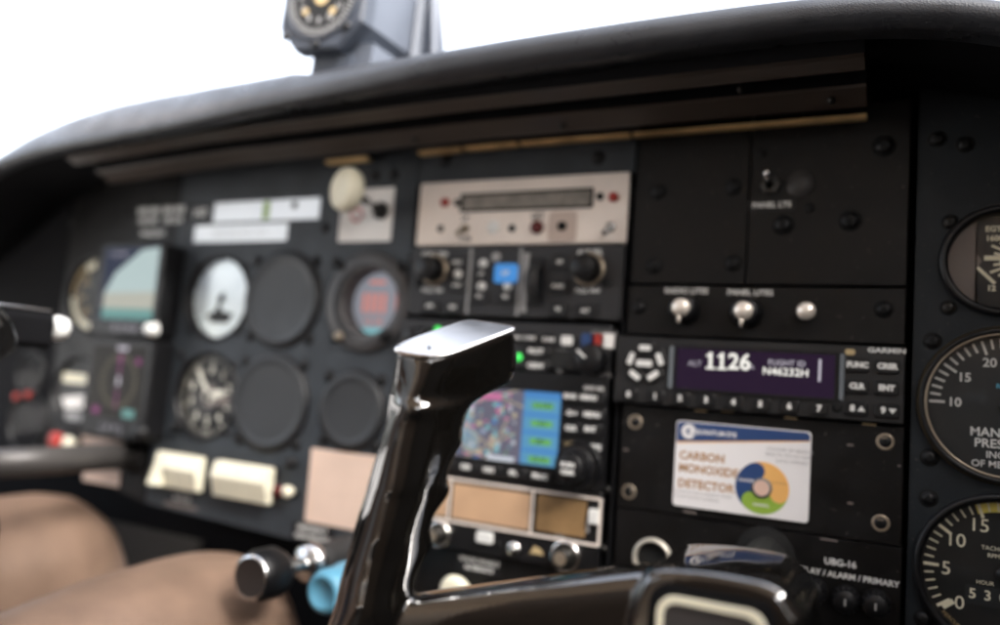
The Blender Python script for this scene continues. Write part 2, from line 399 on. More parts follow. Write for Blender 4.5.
# airspeed-type dial, sky reflection painted into its pale face
M_PALE = mat('sky_reflection_dial', (.68,.80,.96), .08, ior=3.0, var=.3, vscale=18)
t, d, y = gauge('airspeed_indicator', 'round dial with pale sky blue face left of the upper blank disc', -439, 40.5, 37, 33.5, M_BLACK, M_PALE, -2, 7)  # the pale sky blue of the face is a painted sky reflection
b = nb(M_DIAL); b.poly([(-455,26),(-446,30),(-441,37),(-437,30),(-424,28),(-430,20),(-448,20)], y-.15)  # dark ground mirrored in the dial glass, painted as a patch
for a in range(0,360,20): b.tick(-439,40.5,a,28,33,.9,y-.1)
b.obj('dial_marks', d, False); needle(t,-439,40.5,245,24,2.2,y-.8,M_DIAL)
for x,z in ((-466,66),(-412,66),(-466,14),(-412,14)): screw(t,x,z,0,SCREW_K,.9)
# altimeter
M_CREAMW = mat('cream_white_print',(.78,.76,.66),.5)
t, d, y = gauge('altimeter', 'round black altimeter with cream numerals and hands below the pale dial', -440, -41, 37, 33.5, M_BLACK, M_DIAL, -2, 6)
b = nb(M_CREAMW)
for k in range(50): b.tick(-440,-41,90-k*7.2, 29 if k%5 else 27, 33, .55 if k%5 else 1.1, y-.1)
for k in range(10):
    a = math.radians(90-36*k); b.text(str(k), -440+21.5*math.cos(a), -41+21.5*math.sin(a), y-.12, 9.5, bold=.25)
b.obj('dial_marks', d, False)
nb(M_GREYPK).rbox(-436,-48,-418,-38,.8,y,y-.2).obj('pressure_window', d)
nb(M_GREYPK).disc(-440,-41,9,y-.3).obj('hub', t)
needle(t,-440,-41,128,28,4.2,y-1.0,M_CREAMW); needle(t,-440,-41,12,20,5.5,y-1.6,M_CREAMW)
knob(t,-466,-68,0,4,8)
for x,z in ((-413,-15),(-467,-15),(-413,-68)): screw(t,x,z,0,SCREW_K,.9)
# blank covers
M_COVER = mat('blank_cover_plastic', (.026,.028,.031), .42, bump=.2, bscale=900, rvar=.08, var=.12)
def blank(cx, cz, r, label):
    t = thing('blank_cover', label, 'blank cover', (cx,0,cz), 'blank discs over unused instrument holes')
    nb(M_COVER).lathe(cx,cz,[(r+1.5,0),(r+1.5,-2.0),(r,-3.2),(r-3,-3.4),(r-5,-2.4),(r-7,-2.2),(0,-1.8)],56).obj('disc', t)
    nb(M_BLACK).lathe(cx,cz,[(r+4,0),(r+3.6,-.8),(r+1.5,-.8)],56).obj('gasket', t)
    k = (r+6)*.72
    for sx in (-1,1):
        for sz in (-1,1): screw(t, cx+sx*k, cz+sz*k, 0, SCREW_K, 1.05)
blank(-368,40.5,36,'blank black disc right of the pale dial, in the upper row')
blank(-370,-41,36,'blank black disc between the altimeter and another blank disc')
blank(-290,-41,27,'smallest blank black disc, beside the yoke grip under the red digit display')
# engine clock with red digits in adapter ring
t = thing('digital_clock', 'round digital display with red numerals in a wide grey adapter ring', 'clock', (-281,0,40))
M_RING = mat('dark_grey_ring', (.060,.058,.060), .42, rvar=.08)
nb(M_RING).lathe(-284,40,[(38,0),(38,-2.5),(36.5,-3.8),(29.5,-4.2),(29,-4.2)],56).lathe(-281,40,[(29,-4.2),(25.6,-4.2),(24.5,-3),(24,12)],56).obj('adapter_ring', t)
nb(E_LCD).disc(-281,40,24,9,48).obj('display', t)
b = nb(E_LCDR)
for k in range(4): b.rbox(-296+k*6,33,-292.6+k*6,48,.6,9,8.8)
b.rbox(-266,34,-262,50,.6,9,8.8)
b.quad(-291,55,-276,57.5,8.8); b.text('12 35',-285,26,8.8,8); b.text('1',-265,25,8.8,8); b.obj('digits', t, False)
nb(E_MAPC).quad(-294,16.5,-268,21.5,8.75).obj('status_line', t)
for x,z in ((-309,66),(-256,66),(-309,12)): screw(t,x,z,-3.6 if x>-310 else 0,SCREW_K,.95)
knob(t,-305,13,-3.6,3.6,4,M_BRASS); knob(t,-262,15,-4,4,7)
screw(t,-318,70,0,SCREW_K,.9); screw(t,-248.5,73,0,SCREW_K,.9)

# ---------------------------------------------------------------- far left gauges
t, d, y = gauge('bank_gauge', 'half hidden round gauge with yellow arc behind the upper flight display', -600, 41, 37, 33, M_BLACK, M_DIAL, -2, 5)
nb(M_CREAMP).arc(-600,41,25,33,95,122,y-.15).arc(-600,41,26,33,185,268,y-.15).obj('yellow_arc', d, False)
b = nb(M_TAN).arc(-600,41,29,33,125,180,y-.12)
for k in range(9): b.tick(-600,41,120+k*15,20,26,1.4,y-.1)
b.text('40',-612,52,y-.1,8); b.text('60',-616,38,y-.1,8); b.text('80',-608,26,y-.1,8); b.obj('dial_marks', d, False)
t, d, y = gauge('attitude_gauge', 'half hidden round dial with white lower bars beside the lower flight display', -606, -49, 33, 30, M_BLACK, M_DIAL, -2, 5)
b = nb(M_CREAMP).quad(-630,-42,-583,-33,y-.1); b.use(M_PAPER).poly([(-628,-56),(-583,-50),(-583,-64),(-622,-66)],y-.15); b.use(M_GREYP).quad(-620,-76,-590,-69,y-.12); b.obj('dial_marks', d, False)
t, d, y = gauge('suction_gauge', 'small round grey lettered gauge at the far left above red switches', -674, -36, 22, 19, M_BLACK, M_DIAL, -2, 4)
b = nb(M_GREYP)
for k in range(12): b.tick(-674,-36,k*30,13,18,1.6,y-.1)
b.text('SUCTION',-674,-31,y-.1,6.5); b.text('INCHES',-674,-41,y-.1,6.5); b.obj('dial_marks', d, False)
t, d, y = gauge('pressure_gauge', 'round gauge with pinkish white centre disc at the far left below red switches', -670, -83, 29, 26, M_BLACK, M_DIAL, -2, 4)
nb(M_PAPER).disc(-681,-87,14,y-.3).obj('centre_disc', t); b = nb(M_PINK).arc(-681,-87,4,8,0,300,y-.45); b.use(M_GREYP)
for k in range(7): b.tick(-670,-83,-60+k*20,19,25,2.2,y-.1)
b.obj('dial_marks', d, False)
def toggle(label, x, z, m, r=6, d=12, group=None):
    t = thing('push_switch', label, 'switch', (x,0,z), group)
    nb(M_BLACK).lathe(x,z,[(r*1.1,0),(r*1.1,-2),(r*.8,-2.5)],24).obj('collar', t)
    nb(m).lathe(x,z,[(r*.7,-2),(r*.7,-d*.6),(r,-d*.7),(r,-d+1),(r*.6,-d),(0,-d)],24).obj('cap', t)
toggle('red push switch in the pair between two far left gauges', -686,-60,M_RED,3.4,6)
toggle('red push switch nearer the lower flight display in the far left pair', -668,-57,M_RED,3.4,6)
toggle('red knob beside a cream knob under the half hidden dial', -612,-95,M_RED,8,12)
toggle('cream knob beside a red knob under the half hidden dial', -596,-97,M_CREAM,8,10)
s_ = thing('paper_label', 'pinkish paper strip stuck under the lower flight display', 'label', (-556,0,-97))
nb(M_PINKP).rbox(-588,-104,-522,-88,1,0,-.6).obj('paper', s_)
s_ = thing('paper_label', 'dim pinkish paper strip beneath the pilot yoke shaft', 'label', (-556,0,-122))
nb(M_PINKP).rbox(-580,-127,-532,-113,1,2,-.6).obj('paper', s_)

# ---------------------------------------------------------------- two square flight displays
def flight_display(label, x0, x1, z0, z1):
    t = thing('flight_display', label, 'display', ((x0+x1)/2,0,z0), 'square flight displays on the panel')
    nb(M_BLACK).rbox(x0,z0,x1,z1,5,0,-22,1.5).obj('housing', t); return t
yS = -22.15
g5 = flight_display('square flight display with painted blue and tan sky reflection, topmost of the two', -563, -483, 3, 84)
nb(E_DKBL).quad(-556,17,-488,80,yS).obj('screen', g5)
nb(E_SKYREFL).poly([(-552,40),(-488,40),(-488,80),(-509,78),(-540,58)],yS-.1).obj('sky_reflection', g5)  # sky mirrored in the screen, painted as a glowing band
nb(E_TANREFL).poly([(-552,26),(-488,26),(-488,42),(-552,40)],yS-.14).obj('tan_reflection', g5)  # tan part of the same painted reflection
nb(E_TEAL).quad(-552,18,-488,27,yS-.18).obj('lower_band', g5)
b = nb(E_TXTD).text('110  09',-539,74,yS-.25,7); b.text('0  0  0 0',-521,10,yS-.05,9); b.obj('lettering', g5, False)
knob(g5, -483, 10, -22, 5.5, 8, M_WHITE)
h5 = flight_display('square dark flight display with magenta course needle, lower of the two', -563, -483, -83, 1)
nb(E_DARK).quad(-557,-66,-489,-5,yS).obj('screen', h5)
b = nb(glow('display_dim_tan', (.15,.135,.09), 1.0)).arc(-520,-35,21,22,0,360,yS-.1,48)
for k in range(24): b.tick(-520,-35,k*15,17,21,.9,yS-.1)
b.obj('compass_rose', h5, False)
b = nb(E_MAG).line(-520,-58,-520,-42,2,yS-.2).line(-520,-30,-520,-16,2,yS-.2).poly([(-524,-18),(-516,-18),(-520,-11)],yS-.2); b.quad(-501,-20,-495,-15,yS-.2); b.quad(-549,-64,-540,-58,yS-.2); b.obj('course_needle', h5, False)
nb(E_TXTD).quad(-522,-39,-518,-31,yS-.25).obj('own_ship_mark', h5, False); nb(E_TXTD).quad(-526,-9,-512,-5.5,yS-.25).obj('heading_box', h5, False)
nb(E_TEAL).rbox(-511,-65,-496,-58,1.5,yS,yS-.2).obj('status_box', h5)
nb(E_TXTD).text('( = = )',-523,-75,yS-.05,10).obj('lettering', h5, False)
knob(h5, -483, -75, -22, 5.5, 8)

# ---------------------------------------------------------------- card, cream pull knob
cd = thing('instruction_card', 'small white card with a pink ring, behind the cream pull knob', 'card', (-293,0,86))
nb(M_PAPER).rbox(-318,86,-269,127,1,0,-.6).obj('card', cd)
nb(M_PINK).arc(-302,107,3.6,6.2,0,360,-.7,28).obj('pink_ring', cd, False)
pk = thing('pull_knob', 'cream disc knob on a black shaft, sticking out before the white card', 'pull knob', (-279,0,109))
nb(M_BLACK).lathe(-279,109,[(6.5,0),(6.5,-4),(4,-5)],24).obj('bushing', pk)
nb(M_CHROME).sweep([(-279,-4,109),(-282,-34,115)],3).obj('shaft', pk)
mk = Matrix.Translation((-282,-38,115.5)) @ Matrix.Rotation(math.radians(-16),4,'Z')
nb(M_CREAM).lathe(0,0,[(4,6),(10,5),(15.2,2.5),(16.4,-1),(15.5,-5),(12,-7.5),(6,-8.2),(3,-7.6),(0,-7.4)],40,True,mk).obj('disc', pk)

# ---------------------------------------------------------------- rocker switch banks
def rockers(label, x0, x1, n, downs):
    t = thing('rocker_switch_bank', label, 'switches', ((x0+x1)/2,0,-118), 'banks of cream rocker switches')
    nb(M_BLACK).rbox(x0-1.5,-119.5,x1+1.5,-89,1.5,0,-2,.5).obj('mounting_frame', t)
    w = (x1-x0)/n
    for k in range(n):
        a, c = x0+k*w+.25, x0+(k+1)*w-.25
        P = [(-1.5,-90.5),(-9,-91),(-12.5,-102),(-7.5,-118),(-1.5,-118)] if k not in downs else [(-1.5,-90.5),(-7,-91),(-9,-102),(-14,-117),(-1.5,-118)]
        b = nb(M_CREAM); L = [b.v(a,y,z) for y,z in P]; R = [b.v(c,y,z) for y,z in P]
        for i in range(5): b.f((L[i],R[i],R[(i+1)%5],L[(i+1)%5]))
        b.f(L[::-1]); b.f(R); b.use(M_GREYP)
        yy = -11.2; b.text('BATT LGT PUMP NAV STRB'.split()[k%5], (a+c)/2, -98, -11.6, 2.6)
        b.obj('rocker', t)
rockers('cream rocker switch bank under the altimeter, with its end rocker tipped', -482, -430, 4, (0,))
rockers('cream rocker switch bank beside the small red and white lamps', -413, -356, 5, ())
toggle('small dark red lamp nearest the cream rocker switches', -350,-107,M_DKRED,4.5,6)
toggle('small white capped switch left of the pinkish paper placard', -338,-106,M_CREAM,4.5,9)
toggle('small black switch above the white capped one, near the placard corner', -341,-85,M_BLACK,4,7)
nt_ = thing('panel_label', 'small lettered oval label under the cream rocker switches', 'label', (-454,0,-131))
nb(M_GREYPK).rbox(-474,-134.6,-436,-131.5,1.5,0,-.4).obj('plate', nt_)
print_on(nt_, M_WHITE, [('MASTER',-454,-127.2,5.5,{'bold':.1})], -.4)
pp = thing('paper_placard', 'blank pinkish paper placard half hidden by the yoke grip', 'placard', (-292,0,-127))
nb(M_PINKP).rbox(-324,-126.5,-254,-72,.8,0,-.6).obj('paper', pp)
b = nb(mat('paper_crease',(.60,.45,.37),.7))
for z in (-88,-104): b.quad(-322,z,-256,z+.5,-.66)
b.quad(-292,-125,-291.5,-74,-.66); b.obj('fold_lines', pp, False)
pl2 = thing('panel_label', 'two line white lettered label under the pinkish placard', 'label', (-314,0,-135))
nb(M_BLACK).rbox(-335,-141,-296,-128,.8,0,-.4).obj('plate', pl2)
print_on(pl2, M_WHITE, [('EMERGENCY',-316,-131.5,5,{'bold':.1}),('GEAR RELEASE',-316,-137.5,5,{'bold':.1})], -.5)

# ================================================================= ENGINE CONTROLS
th = thing('throttle_control', 'black push pull throttle knob with chrome collar and black boot', 'throttle', (-279,0,-143))
X,Z = -279,-142.5
nb(M_RUBBER).lathe(X,Z,[(13,4),(13,-12),(11.5,-14),(12.5,-18),(11,-21),(12,-26),(11,-40),(9,-42)],32).obj('boot', th)
nb(M_CHROME).lathe(X,Z,[(9,-41),(12.5,-42),(13.2,-44),(12.6,-49),(8,-51),(5,-52),(4,-53),(4,-76)],32).obj('shaft', th)
kn = nb(M_BLACK).lathe(X,Z,[(4,-66),(8,-68),(9,-71),(9.5,-75),(14,-77),(16,-81),(16,-93),(14.5,-98),(13,-100)],36).obj('knob', th)
nb(M_CHROME).lathe(X,Z,[(13.6,-98.5),(13.8,-100.2),(12,-100.8)],36).obj('rim', kn)
nb(mat('brown_black_cap',(.018,.013,.011),.6)).lathe(X,Z,[(12.1,-100.5),(10.5,-100),(0,-100)],36).obj('cap', kn)
pc = thing('propeller_control', 'light blue push pull propeller knob below the throttle', 'propeller control', (-245,0,-151))
X,Z = -245,-151
nb(M_CHROME).lathe(X,Z,[(10,4),(9,-8),(5,-10),(5,-40)],28).obj('shaft', pc)
kb = nb(M_BLUE).lathe(X,Z,[(6,-30),(12,-33),(15,-38),(15.5,-50),(14,-54),(14.2,-56),(14,-68),(12.5,-72),(9,-74),(8.6,-73.2),(0,-73.2)],40).obj('knob', pc)

# ================================================================= CENTRE RADIO STACK
def unit(name, label, cat, x0, z0, x1, z1, yf=-4, m=M_RADIO, r=1.5, yb=6):
    t = thing(name, label, cat, ((x0+x1)/2, 0, z0)); nb(m).rbox(x0,z0,x1,z1,r,yb,yf,.6).obj('faceplate', t); return t
# --- beige annunciator
an = unit('annunciator_panel', 'beige enamel panel with a grey window slot at the top of the radio stack', 'annunciator', -244, 81.5, -86, 127.5, -4, M_BEIGE)
Y = -4.05
sx0, sz1 = q(463,196,-4); sx1, sz0 = q(591,205.5,-4)
nb(M_HOLE).frame(sx0-1.5,sz0-1.2,sx1+1.5,sz1+1.6,1.6,.6,-4,-4.9).obj('slot_frame', an)
nb(M_SLOT).quad(sx0,sz0,sx1,sz1,-4.15).obj('window', an)
for u,v,m,r in ((444.5,202,M_RED,3.2),(613,196.5,M_RED,3.2)):
    x,z = q(u,v,-6); nb(m).lathe(x,z,[(r,-4),(r,-6),(r*.6,-7.2),(0,-7.4)],20).obj('lamp', an)
for u,v in ((457,202.5),(600,196.5),(440.5,229),(512,228)):
    x,z = q(u,v,-4); nb(M_HOLE).lathe(x,z,[(2.7,-4),(2.6,-4.5),(0,-4.4)],18).obj('socket', an)
x,z = q(537,227,-5); nb(M_DKRED).lathe(x,z,[(4.6,-4),(4.4,-6.5),(3,-8),(0,-8.3)],24).obj('push_button', an)
x,z = q(562.5,226.5,-4); nb(mat('pinkish_enamel',(.55,.44,.38),.45)).rbox(x-10,z-10,x+10,z+10,2.5,-4,-4.7,.3).obj('plate', an); nb(M_HOLE).lathe(x,z,[(3.3,-4.6),(3,-6),(0,-6)],20).obj('socket', an)
x,z = q(493.5,227,-4); nb(M_WHITE).lathe(x,z,[(4.8,-4),(4.5,-4.8),(0,-5)],20).obj('push_button', an)
for u,v,m in ((465,229,M_BRASS),(611,227,M_CHROME)):
    x,z = q(u,v,-4); o = nb(m).lathe(x,z,[(3.4,-4),(3.2,-6),(1.5,-6.5)],20).sweep([(x,-6,z),(x-1,-12,z-5)],[1.3,1.9],10).obj('toggle_lever', an)
def at_text(px, s, t, y, bold=.12):
    x,z = q(px[0],px[1],y); return (t, x, z, s, {'bold':bold})
print_on(an, M_DIAL, [at_text((465,218.5),5,'UP',Y), at_text((465,239),5,'DIM',Y), at_text((537.5,215),5.2,'OPT',Y), at_text((537.5,219.5),4,'TEST',Y)], Y-.05)
# --- autopilot
ap = unit('autopilot_controller', 'charcoal controller with blue lit key and vertical thumbwheel, under the beige panel', 'autopilot', -246, 31.5, -86.5, 80.5, -5)
A = lambda cu, cv: q(410+cu/3.904, 240+cv/3.904, -6)
for cu in (228,425):
    x,z = A(cu,165); nb(M_GREYP).rbox(x-1,32.5,x+1,79.5,.3,-5,-5.5).obj('divider_strip', ap)
for cu,cv,t in ((185,88,'HDG'),(185,178,'NAV'),(78,258,'APR'),(170,262,'REV'),(280,132,'AP'),(270,220,'FD'),(372,222,'YD'),(585,88,'UP'),(578,182,'PUSH'),(578,270,'VS'),(685,275,'ALT')):
    x,z = A(cu,cv); button(ap,x,z,14,9.5,-5,t,3.4)
x,z = A(375,132); button(ap,x,z,17,13,-5,'AP',5,2.4,2,M_BTBLUE,M_WHITE)
for cu,cv in ((185,132),(283,90),(277,180),(378,180)):
    x,z = A(cu,cv); nb(M_WHITE).lathe(x,z,[(3.2,-5),(3,-5.8),(0,-6)],18).obj('indicator_lamp', ap)
x,z = A(333,65); nb(M_GREYP).lathe(x,z,[(3.6,-5),(3.2,-5.8),(0,-5.9)],18).obj('indicator_lamp', ap)
x,z = A(490,165); nb(M_BLACK).rbox(x-6,z-17,x+6,z+17,1,-5,-6).obj('wheel_slot', ap)
b = nb(M_RUBBER)
b.lathe(0,0,[(13,-4),(14.5,-3),(14.5,3),(13,4)],36,True,Matrix.Translation((x,-1,z)) @ Matrix.Rotation(math.pi/2,4,'Z'))
for k in range(30):
    a = 2*math.pi*k/30; b.box((x,-1+14.6*math.cos(a),z+14.6*math.sin(a)),(7,.7,.7))
b.obj('thumbwheel', ap)
x,z = A(445,165); nb(M_GREYP).rbox(x-1.5,z-20,x+2.5,z+20,.6,-5,-5.6).obj('side_rail', ap)
for cu,cv in ((80,115),(680,115)):
    x,z = A(cu,cv); x+=3; knob(ap,x,z,-5,8.4,14,M_BLACK,M_BRASS,ridges=18)
x,z = A(765,165); screw(ap,x,z,-5,SCREW_K,.7); x,z = A(30,165); screw(ap,x,z,-5,SCREW_K,.7)
print_on(ap, M_WHITE, [('HDG  TRK',*A(95,55),4.6,{'bold':.12}),('PULL CRS',*A(85,195),4,{'bold':.1}),('ALT SEL',*A(700,47),5,{'bold':.15}),('PULL VNV',*A(690,198),3.8,{'bold':.12})], -5.1)
# --- audio panel
au = unit('audio_panel', 'slim charcoal panel with green lamps and coloured squares over a selector knob', 'audio panel', -252, -1.5, -91.5, 28.5, -4)
for cu,cv,t in ((410,380,'COM1'),(463,382,'COM2'),(540,388,'COM3'),(612,392,'MKR')):
    x,z = A(cu,cv); button(au,x,z,13,8,-4,t,3.2,2,2.5)
x,z = A(612,392); nb(M_WHITE).rbox(x-4,z-3,x+4,z+3,1,-6,-6.3).obj('key_mark', au)
for cu,cv,t in ((490,435,'PILOT'),(490,492,'CREW')):
    x,z = A(cu,cv); button(au,x,z,19,7.5,-4,t,4,2,3.5,bold=.25)
x,z = A(590,468); nb(M_DIAL).rbox(x-11,z-6,x+11,z+6,.8,-4,-4.6).obj('display_window', au)
for cu,cv in ((105,350),(420,456)):
    x,z = A(cu,cv); nb(M_GREEN).lathe(x,z,[(2.6,-4),(2.4,-5),(0,-5.4)],18).obj('green_lamp', au)
x,z = A(715,468); knob(au,x,z,-4,9.5,12,M_BLACK,None,True,ridges=16)
for cu,m in ((690,M_NAVY),(728,M_RED),(768,M_PAPER)):
    x,z = A(cu,394); nb(m).rbox(x-4.3,z-4.6,x+4.3,z+4.6,.6,-4,-4.3).obj('colour_tile', au)
for cu,cv,r in ((22,380,7),(60,370,5)):
    x,z = A(cu,cv); knob(au,x,z,-4,r,9)
print_on(au, M_GREYP, [('SPKR',*A(590,432),3.2),('TEL',*A(580,512),3.2),('PULL FOR ICS',*A(725,525),3.2),('ISOLATE ALL',*A(755,362),3.2),('TEST',*A(485,462),2.6)], -4.1)
# --- GPS
G = lambda cu, cv, y=-6: q(410+cu/2.84, 380+cv/2.84, y)
gp = unit('gps_navigator', 'black navigator with a colourful moving map screen behind the yoke grip', 'gps', -250, -75.5, -91, -3.5, -5, M_BLACK)
sx1, sz1 = G(432,38,-5); _, sz0 = G(300,228,-5); sz0 = -64; sx0 = -226
nb(M_HOLE).frame(sx0-2,sz0-2,sx1+2,sz1+2,2.2,1,-5,-6).obj('screen_frame', gp)
scr = nb(E_MAP).quad(sx0,sz0,sx1,sz1,-5.2).obj('screen', gp)
b = nb(E_MAPC); cols = [E_MAPC,E_MAPP,E_MAPY,E_MAPG,E_MAPW,E_MAPB,E_MAPC,E_MAPY,E_MAPP]
b.use(glow('map_pale_teal', (.22,.30,.36), 1.0))
for k in range(14):
    xx = random.uniform(sx0+8, -185); zz = random.uniform(sz0+8, sz1-8); w, h = random.uniform(4,9), random.uniform(4,8)
    b.prism(rr(xx-w,max(sz0,zz-h),xx+w,min(sz1,zz+h),4,3), -5.2, -5.22-k*.001)
for k in range(190):
    xx = random.uniform(sx0+1, -152); zz = random.uniform(sz0+1, sz1-1)
    if random.random() < .35*(xx-sx0)/(sx1-sx0): continue
    b.use(random.choice(cols)); w, h = random.uniform(.5,2.3), random.uniform(.4,1.9)
    b.prism(rr(xx-w,zz-h,xx+w,zz+h,min(w,h)*.8,2), -5.25, -5.3-k*.002)
for k in range(6):
    x0_, z0_ = random.uniform(sx0,-160), random.uniform(sz0,sz1); a = random.uniform(0,3.1)
    b.use(E_MAPY).line(max(sx0,x0_-20*math.cos(a)),min(sz1,max(sz0,z0_-20*math.sin(a))),min(-152,x0_+20*math.cos(a)),min(sz1,max(sz0,z0_+20*math.sin(a))),.8,-5.9)
b.use(E_MAPP).quad(-180,sz1-8,-164,sz1-3,-5.95); b.use(E_MAPG).quad(sx0,sz0,-200,sz0+4,-5.95); b.use(E_MAPW).quad(-172,sz0,-152,sz0+3.5,-5.95)
b.obj('map_symbols', scr, False)
b = nb(E_MAPB).quad(-148,sz0,sx1-.4,sz1,-5.6)
for k in range(4):
    z = sz1-9-k*11.5; b.use(glow('map_light_blue', (.10,.29,.47), 1.0)).quad(-147,z-5,sx1-1,z+4.2,-5.7); b.use(E_MAPG).prism(rr(-142,z-2.2,sx1-5,z+1.9,1.6),-5.7,-5.8); b.use(E_DKBL).text(('1.2 NM','104','087','22:15')[k],-134.5,z,-5.9,4.2)
b.obj('data_field', scr, False)
for cu,cv,w,t in ((455,47,9,'RNG'),(508,50,22,'MENU'),(460,95,13,'-D->'),(518,98,18,'MENU'),(457,136,13,'CLR'),(514,140,15,'ENT')):
    x,z = G(cu,cv); button(gp,x,z,w,8,-5,t,4,2,2,bold=.25)
x,z = G(481,245); o = knob(gp,x,z,-5,14,8,M_BLACK,None,ridges=30); knob(gp,x,z,-13,9.5,10,M_BLACK,None,ridges=20,name='inner_knob'); 
nb(M_WHITE).text('PUSH',x-1,z+1.5,-23.2,3.8,bold=.2).text('CRSR',x-1,z-3,-23.2,3.8,bold=.2).obj('lettering', gp, False)
for cu,cv,t in ((92,236,'CDI'),(160,243,'OBS'),(225,252,'MSG'),(295,262,'FPL'),(370,270,'PROC')):
    x,z = G(cu,cv); button(gp,x,-70.5,18,7,-5,t,4,2,2,bold=.25)
print_on(gp, M_WHITE, [('GNS 430',*G(521,25,-5),3.6,{'bold':.1}),('GPS',*G(527,192,-5),4.6,{'bold':.2})], -5.1); print_on(gp, M_TAN, [('WX',*G(455,183,-5),4.5),('TERR',*G(458,192,-5),3)], -5.1)
# --- comm radio with amber windows
rd = unit('nav_com_radio', 'old radio with amber display windows in a beige frame, below the map screen', 'radio', -249, -125.5, -91, -76, -4, M_BLACK)
Y = -4
fx1, fz1 = G(548,329,-4); fz0 = G(545,476,-4)[1]; fx0 = -228
wz1, wz0 = -82.5, -105.5
nb(M_BEIGE).frame(fx0,-108.5,fx1,-79,1.5,1,-4,-5.2).obj('beige_frame', rd)
dx = G(346,400,-4)[0]; ex = G(112,350,-4)[0]
nb(M_BEIGE).quad(dx-.9,-108,dx+.9,-79.5,-5.0).quad(ex-.9,-108,ex+.9,-79.5,-5.0).obj('frame_bar', rd, False)
nb(M_WARMW).rbox(fx0+2,wz0,ex-2,wz1,.5,-4,-4.3).obj('display_window', rd)
nb(M_WARMW).rbox(ex+2,wz0,dx-2,wz1,.5,-4,-4.3).obj('display_window', rd)
wx1 = G(500,400,-4)[0]; nb(M_WARMB).rbox(dx+3,wz0+1,wx1,wz1+.5,.5,-4,-4.3).obj('display_window', rd)
x,z = G(522,388,-6); nb(M_WHITE).rbox(x-3.2,z-4.5,x+3.2,z+4.5,1,-4,-7,.4).obj('rocker', rd)
x,z = G(505,415,-4); nb(M_GREYP).rbox(x-1,z-4,x+1,z+3,.3,-4,-4.4).obj('rail', rd)
for cu,cv,r in ((86,434,8.5),(445,497,9.5)):
    x,z = G(cu,cv); z = -117; o = knob(rd,x,z,-4,r*.72,13,M_SCREW,None,cap=M_BRASS); nb(M_ALU).lathe(x,z,[(r*.78,-4),(r*.8,-9),(r*1.0,-9.5),(r*1.0,-6),(r*1.05,-4)],36).obj('silver_ring', o)
x,z = G(211,447); nb(M_WHITE).rbox(x-6,z-3.6,x+6,z+3.6,1.5,-4,-6.5,.5).obj('rocker', rd)
x,z = G(293,480); nb(M_ALU).lathe(x,z,[(4.6,-4),(4.6,-6),(3,-6.4)],24).lathe(x,z,[(1.6,-4),(1.6,-6.5),(0,-6.6)],16).obj('jack', rd)
x,z = G(250,470); nb(M_HOLE).lathe(x,z,[(2.4,-4),(2.2,-5),(0,-5)],16).obj('socket', rd)
x,z = G(358,486); nb(M_TAN).poly([(x-5,z-2.5),(x+5,z-2.5),(x+3,z+1),(x-2,z+2.8)],-4.2).obj('marking', rd)
print_on(rd, M_GREYP, [('VOL',*G(425,447,-4),4.4),('OFF',*G(90,405,-4),3.6)], -4.1)
for x,z in ((-89,-74),(-89,-110)): screw(panel,x,z,0,SCREW_D,.6)
pb = thing('panel_label', 'two line white label on dark panel under the amber radio', 'label', (-174,0,-136))
nb(M_BLACK).rbox(-192,-140,-157,-128.5,1,.5,-.3).obj('plate', pb)
print_on(pb, M_WHITE, [('STATIC SOURCE',-174.5,-131.5,4,{'bold':.12}),('ALTERNATE',-174.5,-136.5,4,{'bold':.12})], -.4)
wk = thing('cream_knob', 'cream knob on the dark lower panel, just above the yoke arm', 'knob', (-186,0,-152))  # plain cream knob, no vent use known
nb(M_CREAM).lathe(-186,-151.5,[(6,.5),(6,-5),(10,-7),(11,-11),(9,-14),(5,-13.5),(0,-13.5)],36).obj('knob', wk)

# ================================================================= RIGHT PLATES
def plate(label, x0,z0,x1,z1,yf=-3,m=M_PLATE):
    t = thing('cover_plate', label, 'cover plate', ((x0+x1)/2,0,z0), 'black metal cover plates on the panel')
    nb(m).rbox(x0,z0,x1,z1,.8,8,yf,.4).obj('plate', t); return t
p = plate('empty black cover plate with four screws, right of the beige panel', -81.5, 55.5, -11.8, 160)
for u,v in ((658,192),(733,187),(655,266),(733,263)): screw(p,*q(u,v,-3),-3,SCREW_K,1.15)
p1 = plate('black cover plate with a panel light switch and grey plug', -11, 55.5, 73, 160)
for u,v in ((783,225),(850,221),(884,146)): screw(p1,*q(u,v,-3),-3,SCREW_K,1.35)
for u,v in ((810,208),(762,154)): screw(p1,*q(u,v,-3),-3,SCREW_K,.6)
x,z = q(801,184,-3); nb(mat('grey_plug',(.05,.047,.046),.5)).lathe(x,z,[(7.8,-3),(7.6,-4),(0,-4.2)],32).obj('plug', p1)
x,z = q(770,185,-3); o = nb(M_SCREW).lathe(x,z,[(6,-3),(5.6,-5.2),(3,-5.6),(2.4,-8)],6,False).obj('switch_nut', p1); nb(M_CHROME).sweep([(x,-7,z),(x,-15,z+4)],[1.6,2.3],12).ball((x,-15,z+4),2.4).obj('toggle_lever', p1)
x,z = q(772,205,-3.2); nb(M_BLACK).rbox(x-13,z-3.4,x+13,z+3.4,.6,-3,-3.4).obj('label_plate', p1); print_on(p1, M_WHITE, [('PANEL LTS',x,z,4.6,{'bold':.12})], -3.5)
p2 = plate('black plate with three pale knobs above the purple display', -82, 23.5, 73, 54)
for u,v in ((639,307),(884,309)): screw(p2,*q(u,v,-3),-3,SCREW_K,1.1)
M_PEARL = mat('pearl_cap', (.92,.84,.75), .24, metal=.55)
